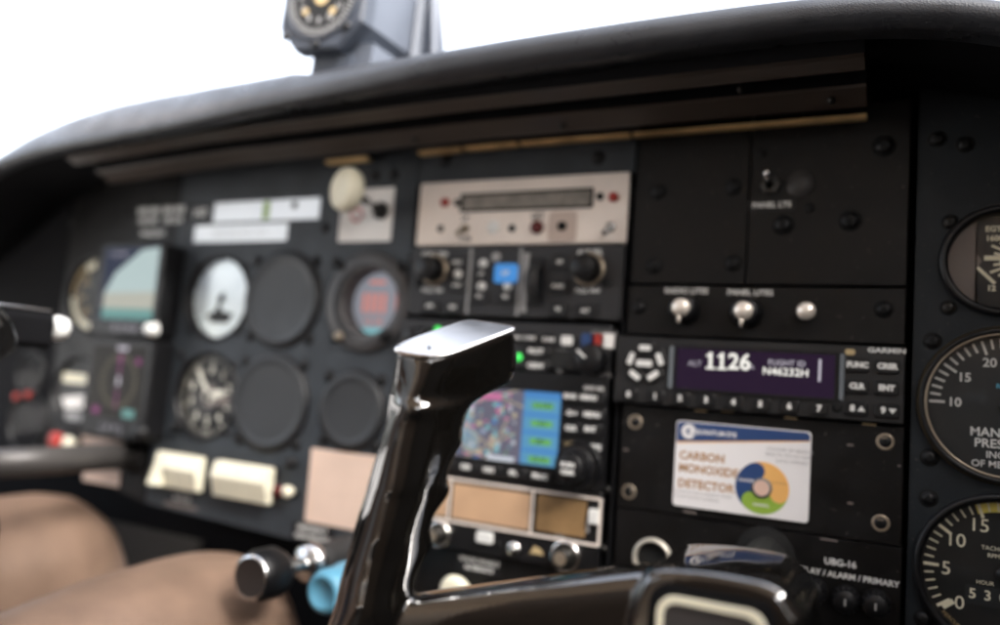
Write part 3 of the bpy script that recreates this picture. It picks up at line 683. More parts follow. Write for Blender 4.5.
def light_knob(u, v, big=True):
    x,z = q(u,v,-16)
    if big:
        nb(M_BLACK).lathe(x,z,[(9.2,-3),(9.2,-5),(8.6,-6),(8,-14),(6.5,-15.5),(0,-15.5)],32).obj('knob', p2)
        o = nb(M_PEARL).lathe(x,z,[(5.6,-15),(5.4,-17),(3.8,-18.4),(0,-19)],32).obj('cap', p2)
        nb(M_PEARL).sweep([(x-.6,-15.8,z-4),(x-1,-16,z-9.5)],[1.5,.9],10).obj('pointer', o)
    else:
        nb(M_CHROME).lathe(x,z,[(4.6,-3),(4.2,-5),(2.4,-5.4),(2.2,-11)],28).obj('shaft', p2); nb(M_PEARL).lathe(x,z,[(2.4,-10),(5,-12),(5.2,-16),(3.6,-18),(0,-18.6)],32).obj('cap', p2)
light_knob(681,307); light_knob(743.5,310); light_knob(805.5,311,False)
print_on(p2, M_WHITE, [('RADIO LITES',*q(686,291,-3),4.7,{'bold':.1}),('PANEL LITES',*q(750,293,-3),4.7,{'bold':.1})], -3.1)
p4 = plate('black plate behind the carbon monoxide card with brass screws', -81.5, -82.5, 74, -20.5)
for u,v in ((635,422),(885,442),(629,492),(881,523)): screw(p4,*q(u,v,-3),-3,SCREW_B,.98)
for u,v in ((700,411),(727,411),(790,418),(868,424)):
    x,z = q(u,v,-3); nb(M_TAN).rbox(x-3,z-.4,x+4,z+.5,.2,-3,-3.2).obj('chipped_edge', p4)
for u,v,w in ((626,450,3),(850,445,3.4),(690,512,8),(850,503,3),(899,466,1.5)):
    x,z = q(u,v,-3); nb(M_GREYPK).rbox(x-w/2,z-.5,x+w/2,z+.6,.4,-3,-3.1).obj('scuff', p4)
# --- transponder
tp = unit('transponder', 'wide black transponder with a purple display reading 1126', 'transponder', -86.5, -19.2, 73.5, 21.8, -7, mat('transponder_plastic',(.014,.014,.015),.45,bump=.2,bscale=1500), 1.2)
T1 = lambda cu, cv, y=-8: q(610+cu/6.25, 320+cv/6.25, y); T2 = lambda cu, cv, y=-8: q(760+cu/6.25, 325+cv/6.25, y)
dx0, dz1 = T1(425,150,-7); dx1, dz0 = T2(470,405,-7); dz1 = 16.2; dz0 = -8.2
nb(E_PURP).quad(dx0,dz0,dx1,dz1,-7.1).obj('display', tp)
nb(M_BLACK).frame(dx0-1.5,dz0-1.5,dx1+1.5,dz1+1.5,1.8,.8,-7,-8.2).obj('display_frame', tp)
M_BAR = mat('grey_bar',(.16,.18,.20),.3)
for xx in (dx0-4.2, dx1+2.2): nb(M_BAR).rbox(xx,dz0-.5,xx+2.4,dz1+.5,.8,-7,-9,.6).obj('side_bar', tp)
x,z = T1(735,262,-7.2)
b = nb(E_TXT)
for k,ch in enumerate('1126'):
    xd = x-9.9+k*6.6; b.text(ch,xd,z,-7.3,13,bold=.32,sx=.98)
    if k < 2: b.quad(xd-2.6,z-4.75,xd+2.9,z-3.5,-7.32); b.line(xd-2.5,z+2.7,xd+.2,z+4.5,1.2,-7.33)
b.obj('digits', tp, False)
x1_,z1_ = T2(165,237,-7.2); x2_,z2_ = T2(160,298,-7.2)
nb(E_TXTD).text('FLIGHT ID',x1_,z1_,-7.3,4.4,bold=.05).text('ALT',*T1(530,275,-7.2),-7.3,4.6).text('R',*T1(888,300,-7.2),-7.3,3.6).obj('display_text', tp, False)
b = nb(E_TXT).text('N46232H',x2_,z2_+.4,-7.3,5.9,bold=.1,sx=1.05); xb,zb = T2(374,285,-7.2); b.use(E_TXTD).quad(xb-.7,zb-6.2,xb+.7,zb+6.2,-7.3); b.obj('display_text', tp, False)
for k,(cu,cv) in enumerate(((120,456),(282,464),(441,476),(603,486),(772,498),(944,511))):
    x,z = T1(cu,cv); button(tp,x,-14,10.5,7,-7,str(k),4.6,1.8,1.6,bold=.3)
for cu,t in ((182,'6'),(368,'7')):
    x,z = T2(cu,492); button(tp,x,-14,10.5,7,-7,t,4.6,1.8,1.6,bold=.3)
for cu,cv,t in ((607,250,'FUNC'),(795,262,'CRSR'),(603,382,'CLR'),(792,392,'ENT'),(600,524,'8^'),(795,534,'9v')):
    x,z = T2(cu,cv); button(tp,x,z,12,7.6,-7,t.replace('^','').replace('v',''),4.0 if len(t)>2 else 4.6,1.8,1.8,bold=.3) if len(t)>2 else None
    if len(t) == 2:
        o = button(tp,x,z,12,7.6,-7,None,4.6,1.8,1.8); b = nb(M_WHITE).text(t[0],x-1.8,z,-8.9,4.6,bold=.3); s_ = 1 if t[1]=='^' else -1
        b.poly([(x+.6,z-1.3*s_),(x+4.6,z-1.3*s_),(x+2.6,z+1.6*s_)],-8.9); b.obj('lettering', o, False)
x,z = T2(482,520); nb(M_HOLE).lathe(x,z,[(2.6,-7),(2.5,-7.4),(0,-7.3)],20).obj('socket', tp)
for cu,cv,w,h,rot in ((222,174,8.5,5,0),(130,240,8.5,5,72),(310,246,8.5,5,-68),(155,342,8.5,5,-35),(268,348,8.5,5,35),(215,272,11,5.5,0)):
    x,z = T1(cu,cv); button(tp,x,z,w+3,h+2.6,-7,None,3,1.6,2,dot=(M_WHITE,w-1,h-1.6),rot=rot)
x,z = T2(808,160,-7); print_on(tp, M_WHITE, [('GARMIN',x-1,z,3.6,{'bold':.12,'sx':1.35})], -7.15)
x,z = T2(560,170,-7); nb(M_TAN).rbox(x-2.5,z-1.6,x+2.5,z+1.6,1.2,-7,-7.4).obj('light_sensor', tp)
# --- carbon monoxide card
co = thing('warning_card', 'white carbon monoxide detector card with navy, amber and green wheel', 'card', (-9,-3,-78))
x0,z0,x1,z1 = -47.2,-77.2,28.2,-27.2
nb(M_CARDW).rbox(x0,z0,x1,z1,2.2,-3,-4.2,.2).obj('card', co)
K = lambda cu, cv: (x0+(cu-100)/755*(x1-x0), z1-((cv-(72+(cu-100)*.05))/478)*(z1-z0))
nb(M_NAVY).poly([(x0+.6,z1-12.5),(x0+.6,z1-2),(x0+2,z1-.6),(x1-2,z1-.6),(x1-.6,z1-2),(x1-.6,z1-5)],-4.3).obj('navy_band', co)
nb(M_AMBER).poly([(x0+.6,z1-13.4),(x0+.6,z1-12.5),(x1-.6,z1-5),(x1-.6,z1-5.6)],-4.3).obj('amber_line', co)
x,z = K(175,133); b = nb(M_CARDW).arc(x,z,1.7,4.3,20,330,-4.4,28); b.quad(x,z-.9,x+4.3,z+.7,-4.42); b.text('QUANTUM EYE',x+15.5,z+.2,-4.4,3.5,bold=.12); b.obj('brand_mark', co, False)
b = nb(M_BROWNT)
for t,cv,w in (('CARBON',274,7.4),('MONOXIDE',345,7.4),('DETECTOR',430,7.4)): b.text(t,x0+2.6,K(260,cv)[1],-4.3,6.6,align='LEFT',sx=.97,bold=.2)
b.obj('heading', co, False)
for t,cv,sz,cu in (('POISONOUS GAS IS PRESENT WHEN',476,2.1,270),('THE CENTRE SPOT DARKENS',502,2.1,230)): nb(M_GREYP).text(t,*K(cu,cv),-4.3,sz).obj('small_print', co, False)
for t,cu,cv in (('COLOUR OF SENSOR',745,214),('REACTS TO CO GAS',735,243),('DATE OPENED',760,275)): nb(M_GREYP).text(t,*K(cu,cv),-4.3,2.6).obj('small_print', co, False)
wx,wz = K(604,420); R = 14.6
wh = nb(M_AMBER).arc(wx,wz,4.5,R,-15,112,-4.35,30); wh.use(M_NAVY).arc(wx,wz,4.5,R,112,232,-4.35,30); wh.use(M_LIME).arc(wx,wz,4.5,R,232,345,-4.35,30)
for m,a in ((M_AMBER,-15),(M_NAVY,112),(M_LIME,232)):            # curled tips
    a_ = math.radians(a); wh.use(m).lathe(wx+R*.66*math.cos(a_),wz+R*.66*math.sin(a_),[(R*.335,-4.37),(0,-4.37)],24,False)
wh.use(M_CARDW).text('DANGER',wx-8.6,wz+3.2,-4.5,2.1,bold=.05).text('NORMAL',wx,wz-9.6,-4.5,2.1,bold=.05); wh.use(M_BROWNT).text('CAUTION',wx+8.6,wz+3.6,-4.5,2.1)
wo = wh.obj('colour_wheel', co, False)
nb(mat('dark_grey_print',(.13,.14,.15),.4)).lathe(wx,wz,[(5.6,-4.3),(5.4,-5.2),(4.4,-5.4)],28).obj('sensor_rim', co); nb(mat('sensor_spot',(.66,.45,.36),.5)).lathe(wx,wz,[(4.4,-5.3),(0,-5.3)],24).obj('sensor_spot', co)
# --- lower right plate
p5 = plate('lowest black plate, lettered display, alarm and primary above small knobs', -81.5, -170, 74.5, -83.3, -2.4)
print_on(p5, M_WHITE, [('UBG-16',*q(840,563,-2.4),4.8,{'bold':.12}),('DISPLAY / ALARM / PRIMARY',*q(843,576,-2.4),4.3,{'bold':.1,'sx':1.0})], -2.5)
for u,v in ((845,602),(876,607),(811,594)):
    x,z = q(u,v,-12); knob(p5,x,z,-2.4,6.6,10,M_BLACK,None,ridges=14); nb(M_GREYP).rbox(x-.5,z-1.8,x+.5,z+1.8,.3,-12.4,-12.7).obj('index_mark', p5)
x,z = q(797,584,-4); nb(M_GREYP).rbox(x-.5,z-2,x+.5,z+2,.3,-2.4,-2.7).obj('scuff', p5)
x,z = q(828,540,-2.4); nb(M_GREYPK).rbox(x-4,z-.5,x+5,z+.4,.3,-2.4,-2.5).obj('scuff', p5)
x,z = q(651,559,-6); rg = thing('key_lock', 'round chrome ringed socket just behind the yoke hub', 'socket', (x,-2,z))
nb(mat('pale_ring',(.62,.58,.50),.35,metal=.5)).lathe(x,z,[(12,-2.4),(12,-5),(11,-6.2),(9.8,-6.2),(9.4,-4.5),(9.4,-3)],40).obj('ring', rg); nb(M_HOLE).lathe(x,z,[(9.6,-3.2),(0,-3.2)],32).obj('core', rg)

# ================================================================= RIGHT GAUGES
t, d, y = gauge('exhaust_temperature_gauge', 'small round gauge with pinkish grey plate, topmost of the three right gauges', 117, 69, 29, 25, M_BLACK, M_DIAL, -7, 8, -3)
b = nb(M_GREYPK)
P = [(117+24.6*math.cos(math.radians(a)), 69+24.6*math.sin(math.radians(a))) for a in range(118,246,6)]
P2 = [(105,z) for z in (46.7,65)]+[(107,67.5),(108,69.5),(107,71.5)]+[(105,z) for z in (74,91)]
b.poly(P+P2,y-.3); b.obj('cover_plate', t, False)
b = nb(M_CREAMP)
for k in range(8): a=150+k*12-20; b.tick(128,70,a,11.5,15 if k%2 else 17.5,1.3,y-.15)
b.arc(128,70,11,12.2,118,250,y-.15); b.text('EGT',113,86.5,y-.15,4,bold=.15); b.text('1600',113.5,81.5,y-.15,4,bold=.15); b.text('12',112.5,55,y-.15,4,bold=.2)
b.obj('dial_marks', d, False)
nb(M_CREAMP).line(106,66,114,57.5,1.7,y-.8).line(109,71,116,71,2.6,y-.7).obj('needle', t, False)
mp, d, y = gauge('manifold_pressure_gauge', 'large round manifold pressure gauge with gold rim, between the other right gauges', 119.5, -5.5, 40, 36.2, M_BLACK, M_DIALB, -7, 7, -3)
nb(M_BRASS).lathe(119.5,-5.5,[(36.6,-6.4),(36.2,-7.3),(35.4,-6.2)],56).obj('gold_rim', mp)
nb(mat('dull_brass',(.13,.10,.06),.4,metal=.8)).lathe(119.5,-5.5,[(40.1,-4.5),(40.3,-5.6),(39.2,-6.9)],56).obj('gold_rim', mp)
b = nb(M_WHITE)
for k in range(10,36):
    a = 180-(k-10)*7.15; L = k%5==0; b.tick(119.5,-5.5,a,27 if L else 29.2,34.2,1.15 if L else 1.0,y-.1)
for k in range(10,36,5):
    a = math.radians(180-(k-10)*7.15); b.text(str(k),119.5+22.6*math.cos(a),-5.5+22.6*math.sin(a),y-.1,6.4,bold=.12)
b.text('MANIFOLD',119.5,-19.8,y-.1,6.2,bold=.1).text('PRESSURE',119.5,-25.4,y-.1,6.2,bold=.1).text('INCHES',119.5,-31,y-.1,4.8,bold=.06).text('OF MERCURY',119.5,-35.8,y-.1,4.8,bold=.06)
b.obj('dial_marks', d, False)
print_on(d, M_CYANP, [('RESET',119.5,4.2,3.2,{'bold':.08})], y-.1)
needle(mp,119.5,-5.5,28,27,2,y-1.4,M_WHITE,0)
tc_, d, y = gauge('tachometer', 'round tachometer with yellow arc, lowest of the three right gauges', 119.5, -89.5, 40, 36.2, M_BLACK, M_DIAL, -7, 7, -3)
b = nb(M_YELLOW).arc(119.5,-89.5,30.2,35,111,70,y-.12); b.use(M_LIME).arc(119.5,-89.5,30.2,35,70,30,y-.12); b.obj('colour_arc', d, False)
b = nb(M_CREAMP)
for k in range(0,31):
    a = 215.7-k*7.15; L = k%5==0; b.tick(119.5,-89.5,a,28 if L else 30.5,35,1.5 if L else .8,y-.2)
for k in range(0,31,5):
    a = math.radians((225,183,147,115,80,44,5)[k//5]); b.text(str(k),119.5+24.7*math.cos(a)-(1 if k == 0 else 0),-89.5+24.7*math.sin(a),y-.15,9.4)
b.text('TACHOMETER',119.5,-77.6,y-.15,2.9).text('RPM X 100',119.5,-81.2,y-.15,2.9).text('HOUR',112,-95,y-.15,2.7)
b.obj('dial_marks', d, False)
nb(M_DIALB).rbox(103.5,-106.5,139,-97,.6,y,y-.3).obj('hour_window', tc_)
b = nb(M_CREAMP)
for k,ch in enumerate('5304'): b.text(ch,106.6+k*6.6,-101.2,y-.4,6.8,bold=.12)
b.obj('hour_digits', tc_, False)
print_on(d, M_TAN, [('MERCURY',98,-116,2.6,{'rot':-40})], y-.15)
needle(tc_,119.5,-89.5,217.5,7,1.6,y-1.2,M_DIAL,0); nb(M_CREAMP).tick(119.5,-89.5,218.2,27,33,2.6,y-1.1).obj('needle_tip', tc_, False)

for g_ in glasses: glass(*g_)
# ================================================================= GLARESHIELD
hood = thing('glareshield', 'black leather covered glareshield overhanging the instrument panel', 'glareshield', (-245,-50,150))
ST = [(-745,40,26),(-718,58,42),(-690,75,60),(-655,104,84),(-625,126,108),(-596,142.5,126),(-565,156.5,136.5),(-523,165.3,142.4),(-476,169.3,145.3),(-400,171,149.2),(-323,172.2,154),(-256,174.2,156.3),(-203,175.3,158),(-135,176.8,159.2),(-62,177.2,159.8),(2,176.4,159.8),(33,174.8,159.4),(59,172,157.6),(83,167.6,153.8),(105,162,148),(140,150,136),(190,128,112),(230,104,86),(300,72,54),(372,45,28)]
ST = [(x if x > -476 else -476+(x+476)*1.3, zt+(5.5 if x > -300 else 8.5), zb+4) for x, zt, zb in cat(ST)]
b = nb(M_HOOD); rows = []
for x,zt,zb in ST:
    ti = min(1., max(0., (-180-x)/260)); zt = -14.8+(zt+14.8)*(1+34*ti/378); h = zt-zb; c = (zt+zb)/2; row = []
    for k in range(9):                                           # rolled front edge, bottom to top
        a = math.radians(-100+k*22.5+8); row.append((x,-100+9-9*math.cos(a)+34*ti*(math.sin(a)+1)/2, c+h/2*math.sin(a)))
    row = [(x,-78,zb+1.5)]+row+[(x,-70+34*ti,zt+3),(x,-10,zt+9),(x,90,zt+14),(x,260,zt+2)]
    rows.append([b.v(*p) for p in row])
for r0,r1 in zip(rows[:-1],rows[1:]):
    for i in range(len(r0)-1): b.f((r0[i],r1[i],r1[i+1],r0[i+1]),True)
b.obj('padded_cover', hood)
b = nb(M_MATTE); rows = []                                        # dark underside back to the panel
for x,zt,zb in ST: rows.append([b.v(x,-94,zb+2), b.v(x,-78,zb+3), b.v(x,-30,zb+6), b.v(x,12,zb+6), b.v(x,12,zb+12)])
for r0,r1 in zip(rows[:-1],rows[1:]):
    for i in range(4): b.f((r0[i],r1[i],r1[i+1],r0[i+1]),True)
b.obj('underside', hood)
# stepped light tray under the lip, centre part only
def zl(x):
    for (a,_,z0),(c,_,z1) in zip(ST[:-1],ST[1:]):
        if a <= x <= c: return z0+(z1-z0)*(x-a)/(c-a)
    return 150
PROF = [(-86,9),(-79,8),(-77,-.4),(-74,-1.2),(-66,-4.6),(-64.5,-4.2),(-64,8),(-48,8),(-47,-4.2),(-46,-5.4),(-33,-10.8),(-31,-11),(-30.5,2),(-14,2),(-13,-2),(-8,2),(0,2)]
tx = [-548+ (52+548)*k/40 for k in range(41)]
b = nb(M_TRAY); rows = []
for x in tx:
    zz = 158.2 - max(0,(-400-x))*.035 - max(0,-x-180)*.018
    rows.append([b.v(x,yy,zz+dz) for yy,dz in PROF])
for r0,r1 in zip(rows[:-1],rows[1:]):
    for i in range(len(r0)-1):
        b.use(M_MATTE if i < 2 or PROF[i][1] > 1.9 or PROF[i+1][1] > 1.9 else M_TRAY); b.f((r0[i],r1[i],r1[i+1],r0[i+1]))  # recess shade painted matte black, warm cabin reflection painted brown on the ledges
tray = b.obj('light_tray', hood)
b = nb(M_MATTE)
L = [b.v(52.2,yy,158.2+dz) for yy,dz in PROF]; Rr = [b.v(52.2,yy,172) for yy,dz in PROF]
for i in range(len(L)-1): b.f((L[i],L[i+1],Rr[i+1],Rr[i]))
b.obj('tray_end', hood)
for xa, xb in ((-330,-290),(-245,-210),(-207,-166),(-163,-86),(-84,51)):
    b = nb(M_GOLD); za, zb_ = [158.2-max(0,-x-180)*.018-8.2 for x in (xa,xb)]
    V = [b.v(xa,-9,za-.9),b.v(xb,-9,zb_-1.2),b.v(xb,-10.5,zb_+1.1),b.v(xa,-10.5,za+.9)]; V2 = [b.v(v.co.x,-4,v.co.z) for v in V]
    b.f(V); 
    for i in range(4): b.f((V[i],V[(i+1)%4],V2[(i+1)%4],V2[i]))
    b.obj('gold_trim', hood)
for x,dy,dz in ((-120,-38,-9.2),(-10,-52,-2.5),(-230,-38,-9.2),(35,-40,-8.8)):
    nb(M_SCREW).ball((x,dy,158+dz),2.1).obj('rivet', hood)

# ---------------------------------------------------------------- compass on top of the glareshield
cp = thing('compass', 'grey boxed compass with numbered dial and bracket standing on the glareshield', 'compass', (-300,-20,178))
mc = Matrix.Translation((-302,-62,250)) @ Matrix.Rotation(math.radians(4),4,'Y') @ Matrix.Scale(1.03,4)
def oct_(w,h,c,c2): return [(-w,-h+c),(-w+c,-h),(w-c,-h),(w,-h+c),(w,h-c2),(w-c2,h),(-w+c2,h),(-w,h-c2)]
def tr(b):
    for v in b.bm.verts: v.co = mc @ v.co
    return b
b = nb(M_COMPD); b.prism(oct_(37,37,18,8),12,0,2,[(x*.94,z*.94) for x,z in oct_(37,37,18,8)]); tr(b).obj('bezel', cp)
b = nb(M_DIAL).disc(0,2,30,-.4,48); tr(b).obj('dial', cp)
b = nb(M_COMPD).lathe(0,2,[(30,-.2),(30.3,-1.4),(31.5,-1.6),(32,-.1)],48); tr(b).obj('dial_rim', cp)
b = nb(M_WHITE)
b.use(M_GREYP)
for k in range(60): b.tick(0,2,k*6,24,29,1.1,-.7)
for k in range(12):
    a = math.radians(k*30); b.text(str(k),18.5*math.cos(a),2+18.5*math.sin(a),-.7,6.5,bold=.3)
b.use(M_TAN).disc(0,2,7,-.75); b.disc(-13,-9,2.6,-.76); b.disc(11,-10,2.8,-.76); b.text('N S',0,12,-.8,8,bold=.3)
tr(b).obj('dial_marks', cp, False)
b = nb(M_COMP); b.prism(oct_(35,34,17,8),78,12); tr(b).obj('housing', cp)
b = nb(M_COMPD); b.box((8,42,-46),(34,66,17)); tr(b).obj('mount_block', cp)
b = nb(M_CREAMP); b.box((-7,12,-45),(4,4,12)); tr(b).obj('pale_strip', cp)
b = nb(M_COMP); b.box((24,38,-46),(30,50,34)); tr(b).obj('foot', cp)
b = nb(M_COMPD); b.prism([(36,-62),(70,-62),(46,40),(36,40)],72,64); tr(b).obj('bracket_web', cp)
b = nb(M_COMP); b.sweep([(37,66,40),(38,66,-10),(40,66,-66)],[(8,5)]*3,4,False).sweep([(44,68,44),(54,68,-10),(64,68,-66)],[(8,4)]*3,4,False).box((50,66,-64),(40,26,5)); tr(b).obj('bracket', cp)
for x,z in ((-28,-26),(25,-22),(0,-33)):
    b = nb(M_BLACK); b.lathe(x,z,[(3.4,-.1),(3,-2),(0,-2.4)],16); tr(b).obj('screw', cp)
b = nb(M_CHROME); b.ball((38,58,-50),3.6); tr(b).obj('screw', cp)

# ================================================================= YOKES
RINGS = [(-82.5, -214.8, 1.0, 20.2, 11, 0.362, 0.854, 0.373, 0.991, 0.087, -0.105, 9, 3.4), (-83.6, -211.8, -7.1, 23.3, 11.3, 0.354, 0.87, 0.344, 0.995, -0.067, -0.072, 8, 3.2), (-84.9, -209.9, -15.7, 24.5, 12, 0.369, 0.905, 0.211, 0.974, -0.223, -0.036, 6, 3), (-87.6, -213.4, -20.7, 20.4, 12.8, 0.371, 0.913, 0.17, 0.929, -0.37, 0.0, 4, 2.8), (-89.3, -217.3, -24.3, 16.0, 13.2, 0.373, 0.917, 0.139, 0.929, -0.37, 0.0, 3.4, 2.8), (-90.6, -218.2, -29.0, 15.0, 13.8, 0.374, 0.919, 0.128, 0.929, -0.37, 0.0, 3.4, 2.05), (-92.3, -218.0, -37.6, 15.3, 13.8, 0.374, 0.919, 0.128, 0.929, -0.37, 0.0, 3.4, 2.05), (-94.1, -218.8, -44.5, 14.4, 13.8, 0.374, 0.919, 0.128, 0.929, -0.37, 0.0, 3.4, 2.05), (-96.0, -219.1, -53.3, 14.1, 13.8, 0.374, 0.919, 0.128, 0.929, -0.37, 0.0, 3.4, 2.05), (-97.0, -218.0, -58.4, 15.2, 13.8, 0.374, 0.919, 0.128, 0.929, -0.37, 0.0, 3.4, 2.05), (-99.4, -219.3, -65.9, 13.8, 13.8, 0.374, 0.919, 0.128, 0.929, -0.37, 0.0, 3.4, 2.05), (-101.0, -219.6, -72.7, 13.5, 13.8, 0.374, 0.919, 0.128, 0.929, -0.37, 0.0, 3.4, 2.05), (-102.3, -218.6, -80.0, 14.6, 13.8, 0.374, 0.919, 0.128, 0.929, -0.37, 0.0, 3.4, 2.05), (-104.1, -219.6, -86.9, 13.5, 13.8, 0.374, 0.919, 0.128, 0.929, -0.37, 0.0, 3.4, 2.05), (-105.5, -220.3, -93.3, 12.7, 13.8, 0.374, 0.919, 0.128, 0.929, -0.37, 0.0, 3.4, 2.05), (-106.3, -219.2, -101.4, 14.0, 14.5, 0.374, 0.919, 0.128, 0.929, -0.37, 0.0, 3.4, 2.05), (-109.3, -217.7, -112.9, 15.6, 14.5, 0.374, 0.919, 0.128, 0.929, -0.37, 0.0, 3.4, 2.05), (-111.6, -218.4, -124.0, 14.8, 14.5, 0.374, 0.919, 0.128, 0.929, -0.37, 0.0, 3.4, 2.05), (-112.5, -220.2, -132.4, 12.9, 14.5, 0.374, 0.919, 0.128, 0.929, -0.37, 0.0, 3.4, 2.05)]
def ring(R, mirror=None, k=48, s=1., grow=0.):
    out = []; AX, CX = Vector(R[5:8]), Vector(R[8:11])
    for i in range(k):
        t = 2*math.pi*i/k; cs, sn = math.cos(t), math.sin(t); n = R[11] if cs > 0 else R[12]
        g = .9*math.cos(2*math.pi*(R[2]+41)/18.6) if cs > .2 and -100 < R[2] < -32 else 0.      # finger grooves
        p = Vector(R[:3])+AX*(R[3]*s+grow+g)*math.copysign(abs(cs)**(2/n),cs)+CX*(R[4]*s+grow)*math.copysign(abs(sn)**(2/n),sn)
        if mirror is not None: p.x = 2*mirror-p.x
        out.append(p)
    return out
def loft(b, R, caps=True):
    V = [[b.bm.verts.new(p) for p in r] for r in R]; n = len(V[0])
    for a, c in zip(V[:-1],V[1:]):
        for i in range(n): b.f((a[i],a[(i+1)%n],c[(i+1)%n],c[i]),True)
    if caps: b.f(V[0][::-1]); b.f(V[-1])
for k, (hc, sh) in {1: (11.3,0.), 2: (11.6,-.3), 3: (12.,-.2), 4: (12.2,0.), 5: (12.4,0.), 6: (12.8,0.), 7: (13.2,0.)}.items():      # the head tapers underneath
    r_ = list(RINGS[k]); r_[4] = hc
    for a_ in range(3): r_[a_] += sh*r_[8+a_]
    RINGS[k] = tuple(r_)
HUBX = 19.
def yoke_mesh(b):
    for mir in (None, HUBX):
        loft(b, [ring(r, mir) for r in cat(RINGS, 4)])
        sgn = 1 if mir is None else -1
        sec = []
        for t in [k/8 for k in range(9)]:                       # arm from grip foot to the hub
            x = -118+t*(HUBX-4+118); yc = -215+t*30; zc = -122+14*t; hy = 13+2*t; hz = 16+4.5*t; zc = -98+.262*(x+97)-hz-(26 if mir is not None else 0)
            L = []
            for i in range(40):
                a = 2*math.pi*i/40; cs, sn = math.cos(a), math.sin(a); n = 4.2
                p = Vector((x, yc+hy*math.copysign(abs(cs)**(2/n),cs)-.25*hz*0, zc+hz*math.copysign(abs(sn)**(2/n),sn)))
                if mir is not None: p.x = 2*HUBX-p.x
                L.append(p)
            sec.append(L)
        loft(b, sec)
    # hub block
    o = [(-16,-150),(-10,-92),(-7,-78.5),(-2,-72.2),(9,-70),(24,-69.2),(38,-70.4),(45,-76.5),(48,-87),(52,-150),(20,-156)]
    P = cat(o+[o[0]],5)[:-1]
    def rg(s, y, dz=0): return [Vector((18+(x-18)*s, y, -100+(z+100)*s+dz)) for x, z in P]
    loft(b, [rg(.84,-150,.2), rg(.95,-153,.6), rg(1,-162,.8), rg(1,-190,.3), rg(1,-204), rg(.965,-208), rg(.90,-209.5)])
def build_yoke(label, dx):
    t = thing('control_yoke', label, 'yoke', (HUBX+dx, 0, -98), 'glossy black control yokes')
    if dx == 0:
        b = nb(M_GLOSS); yoke_mesh(b); o = b.obj('handle', t); smoothed(o, .7, 5, .5)
    return t
yk = build_yoke('glossy black control yoke with silver topped grip, in front of the radios', 0)
AX, CX = Vector(RINGS[0][5:8]), Vector(RINGS[0][8:11]); NX = CX.cross(AX)
if NX.z < 0: NX = -NX
c0 = Vector(RINGS[0][:3])
def capring(s, lift, grow=0): return [p+NX*lift for p in ring(RINGS[0], None, 64, s, grow)]
b = nb(M_ALU); loft(b, [capring(1,.2,.6), capring(1,1.3,.9), capring(1,1.9,.5), capring(.97,2.1,.2)])
capo = b.obj('grip_cap', yk)
b = nb(M_HOLE); px = c0+NX*2.3-AX*14+CX*2; b.ball(px,.7,10); b.obj('cap_screw', yk)
c1 = c0.copy(); 
b = nb(M_ALU); loft(b, [[Vector((2*HUBX-p.x,p.y,p.z)) for p in r] for r in (capring(1,.2,.6), capring(1,1.3,.9), capring(1,1.9,.5), capring(.97,2.1,.2))]); b.obj('grip_cap', yk)
M_SHAFT = mat('grey_shaft_steel',(.075,.07,.068),.38,metal=.3)
nb(M_HOLE).sweep([(6,14,-98),(15,-154,-98)],11,28).obj('shaft', yk)
nb(M_HOLE).lathe(6,-98,[(16,-2.4),(16,-2.9),(0,-2.9)],40).obj('boot', yk)
# badge in the hub
bx0,bx1,bz1,bz0 = 1.5,36.5,-79,-138
nb(M_MATTE).frame(bx0-3,bz0-3,bx1+3,bz1+3,3.2,7,-206,-210.6).obj('badge_recess', yk)
nb(M_CREAM).frame(bx0,bz0,bx1,bz1,2.3,6,-209,-212).obj('badge_rim', yk)
nb(mat('badge_grey',(.055,.05,.05),.35)).rbox(bx0+2.2,bz0+2.2,bx1-2.2,bz1-2.2,4,-208,-210.9).obj('badge_face', yk)
nb(M_BLACK).lathe(-16,-88,[(3,-178),(9,-180),(10,-187),(8,-190),(0,-190.5)],28).obj('trim_switch', yk)
# pilot side yoke: copy of the thing and of every part
yp = yk.copy(); COL.objects.link(yp); yp.location.x -= .523; yp['label'] = 'glossy black control yoke at the far left with a white button on its grip'
LOC[yp] = LOC[yk]+Vector((-523,0,0))
for ch in list(yk.children):
    c = ch.copy(); COL.objects.link(c); c.parent = yp
    if ch.name.startswith('shaft'): c.data = ch.data.copy(); c.data.materials[0] = M_SHAFT
x,z = q(58,325,-150); 
nb(M_WHITE).lathe(0,0,[(4,3),(7,2),(8.2,-1),(7.2,-6),(4,-8),(0,-8.6)],28,True,Matrix.Translation((-421,-150,1)) @ Matrix.Rotation(math.radians(180),4,'Z')).obj('push_to_talk_button', yp)
nb(M_MATTE).rbox(-438,-13,-414,10,5,-156,-212,2).obj('grip_nose', yp); nb(M_ALU).rbox(-437,10.2,-415,12.4,1,-158,-211).obj('nose_cap', yp)

# ================================================================= PILOT (person with bare legs)
pe = thing('person', 'seated person with bare legs and dark shorts beside the black throttle knob', 'person', (-505,-520,-640))
b = nb(M_SKIN)
def limb(pts): b.sweep([p[:3] for p in pts], [p[3] for p in pts], 16); [b.ball(p[:3], p[3]) for p in pts]
def lin(P, n=6):
    out = []
    for a, c in zip(P[:-1],P[1:]): out += [tuple(a[i]+(c[i]-a[i])*k/n for i in range(4)) for k in range(n)]
    return out+[P[-1]]
limb(lin([(-420,-560,-330,92),(-385,-330,-282,84),(-357,-120,-218,70),(-352,-62,-209,66)]))
limb(lin([(-352,-62,-209,66),(-350,-10,-285,56),(-352,40,-360,58),(-356,120,-500,42),(-358,150,-570,36)]))
limb(lin([(-358,150,-578,36),(-358,250,-605,28)]))
limb(lin([(-590,-560,-330,92),(-620,-330,-285,88),(-606,-110,-220,80),(-592,-30,-210,74)]))
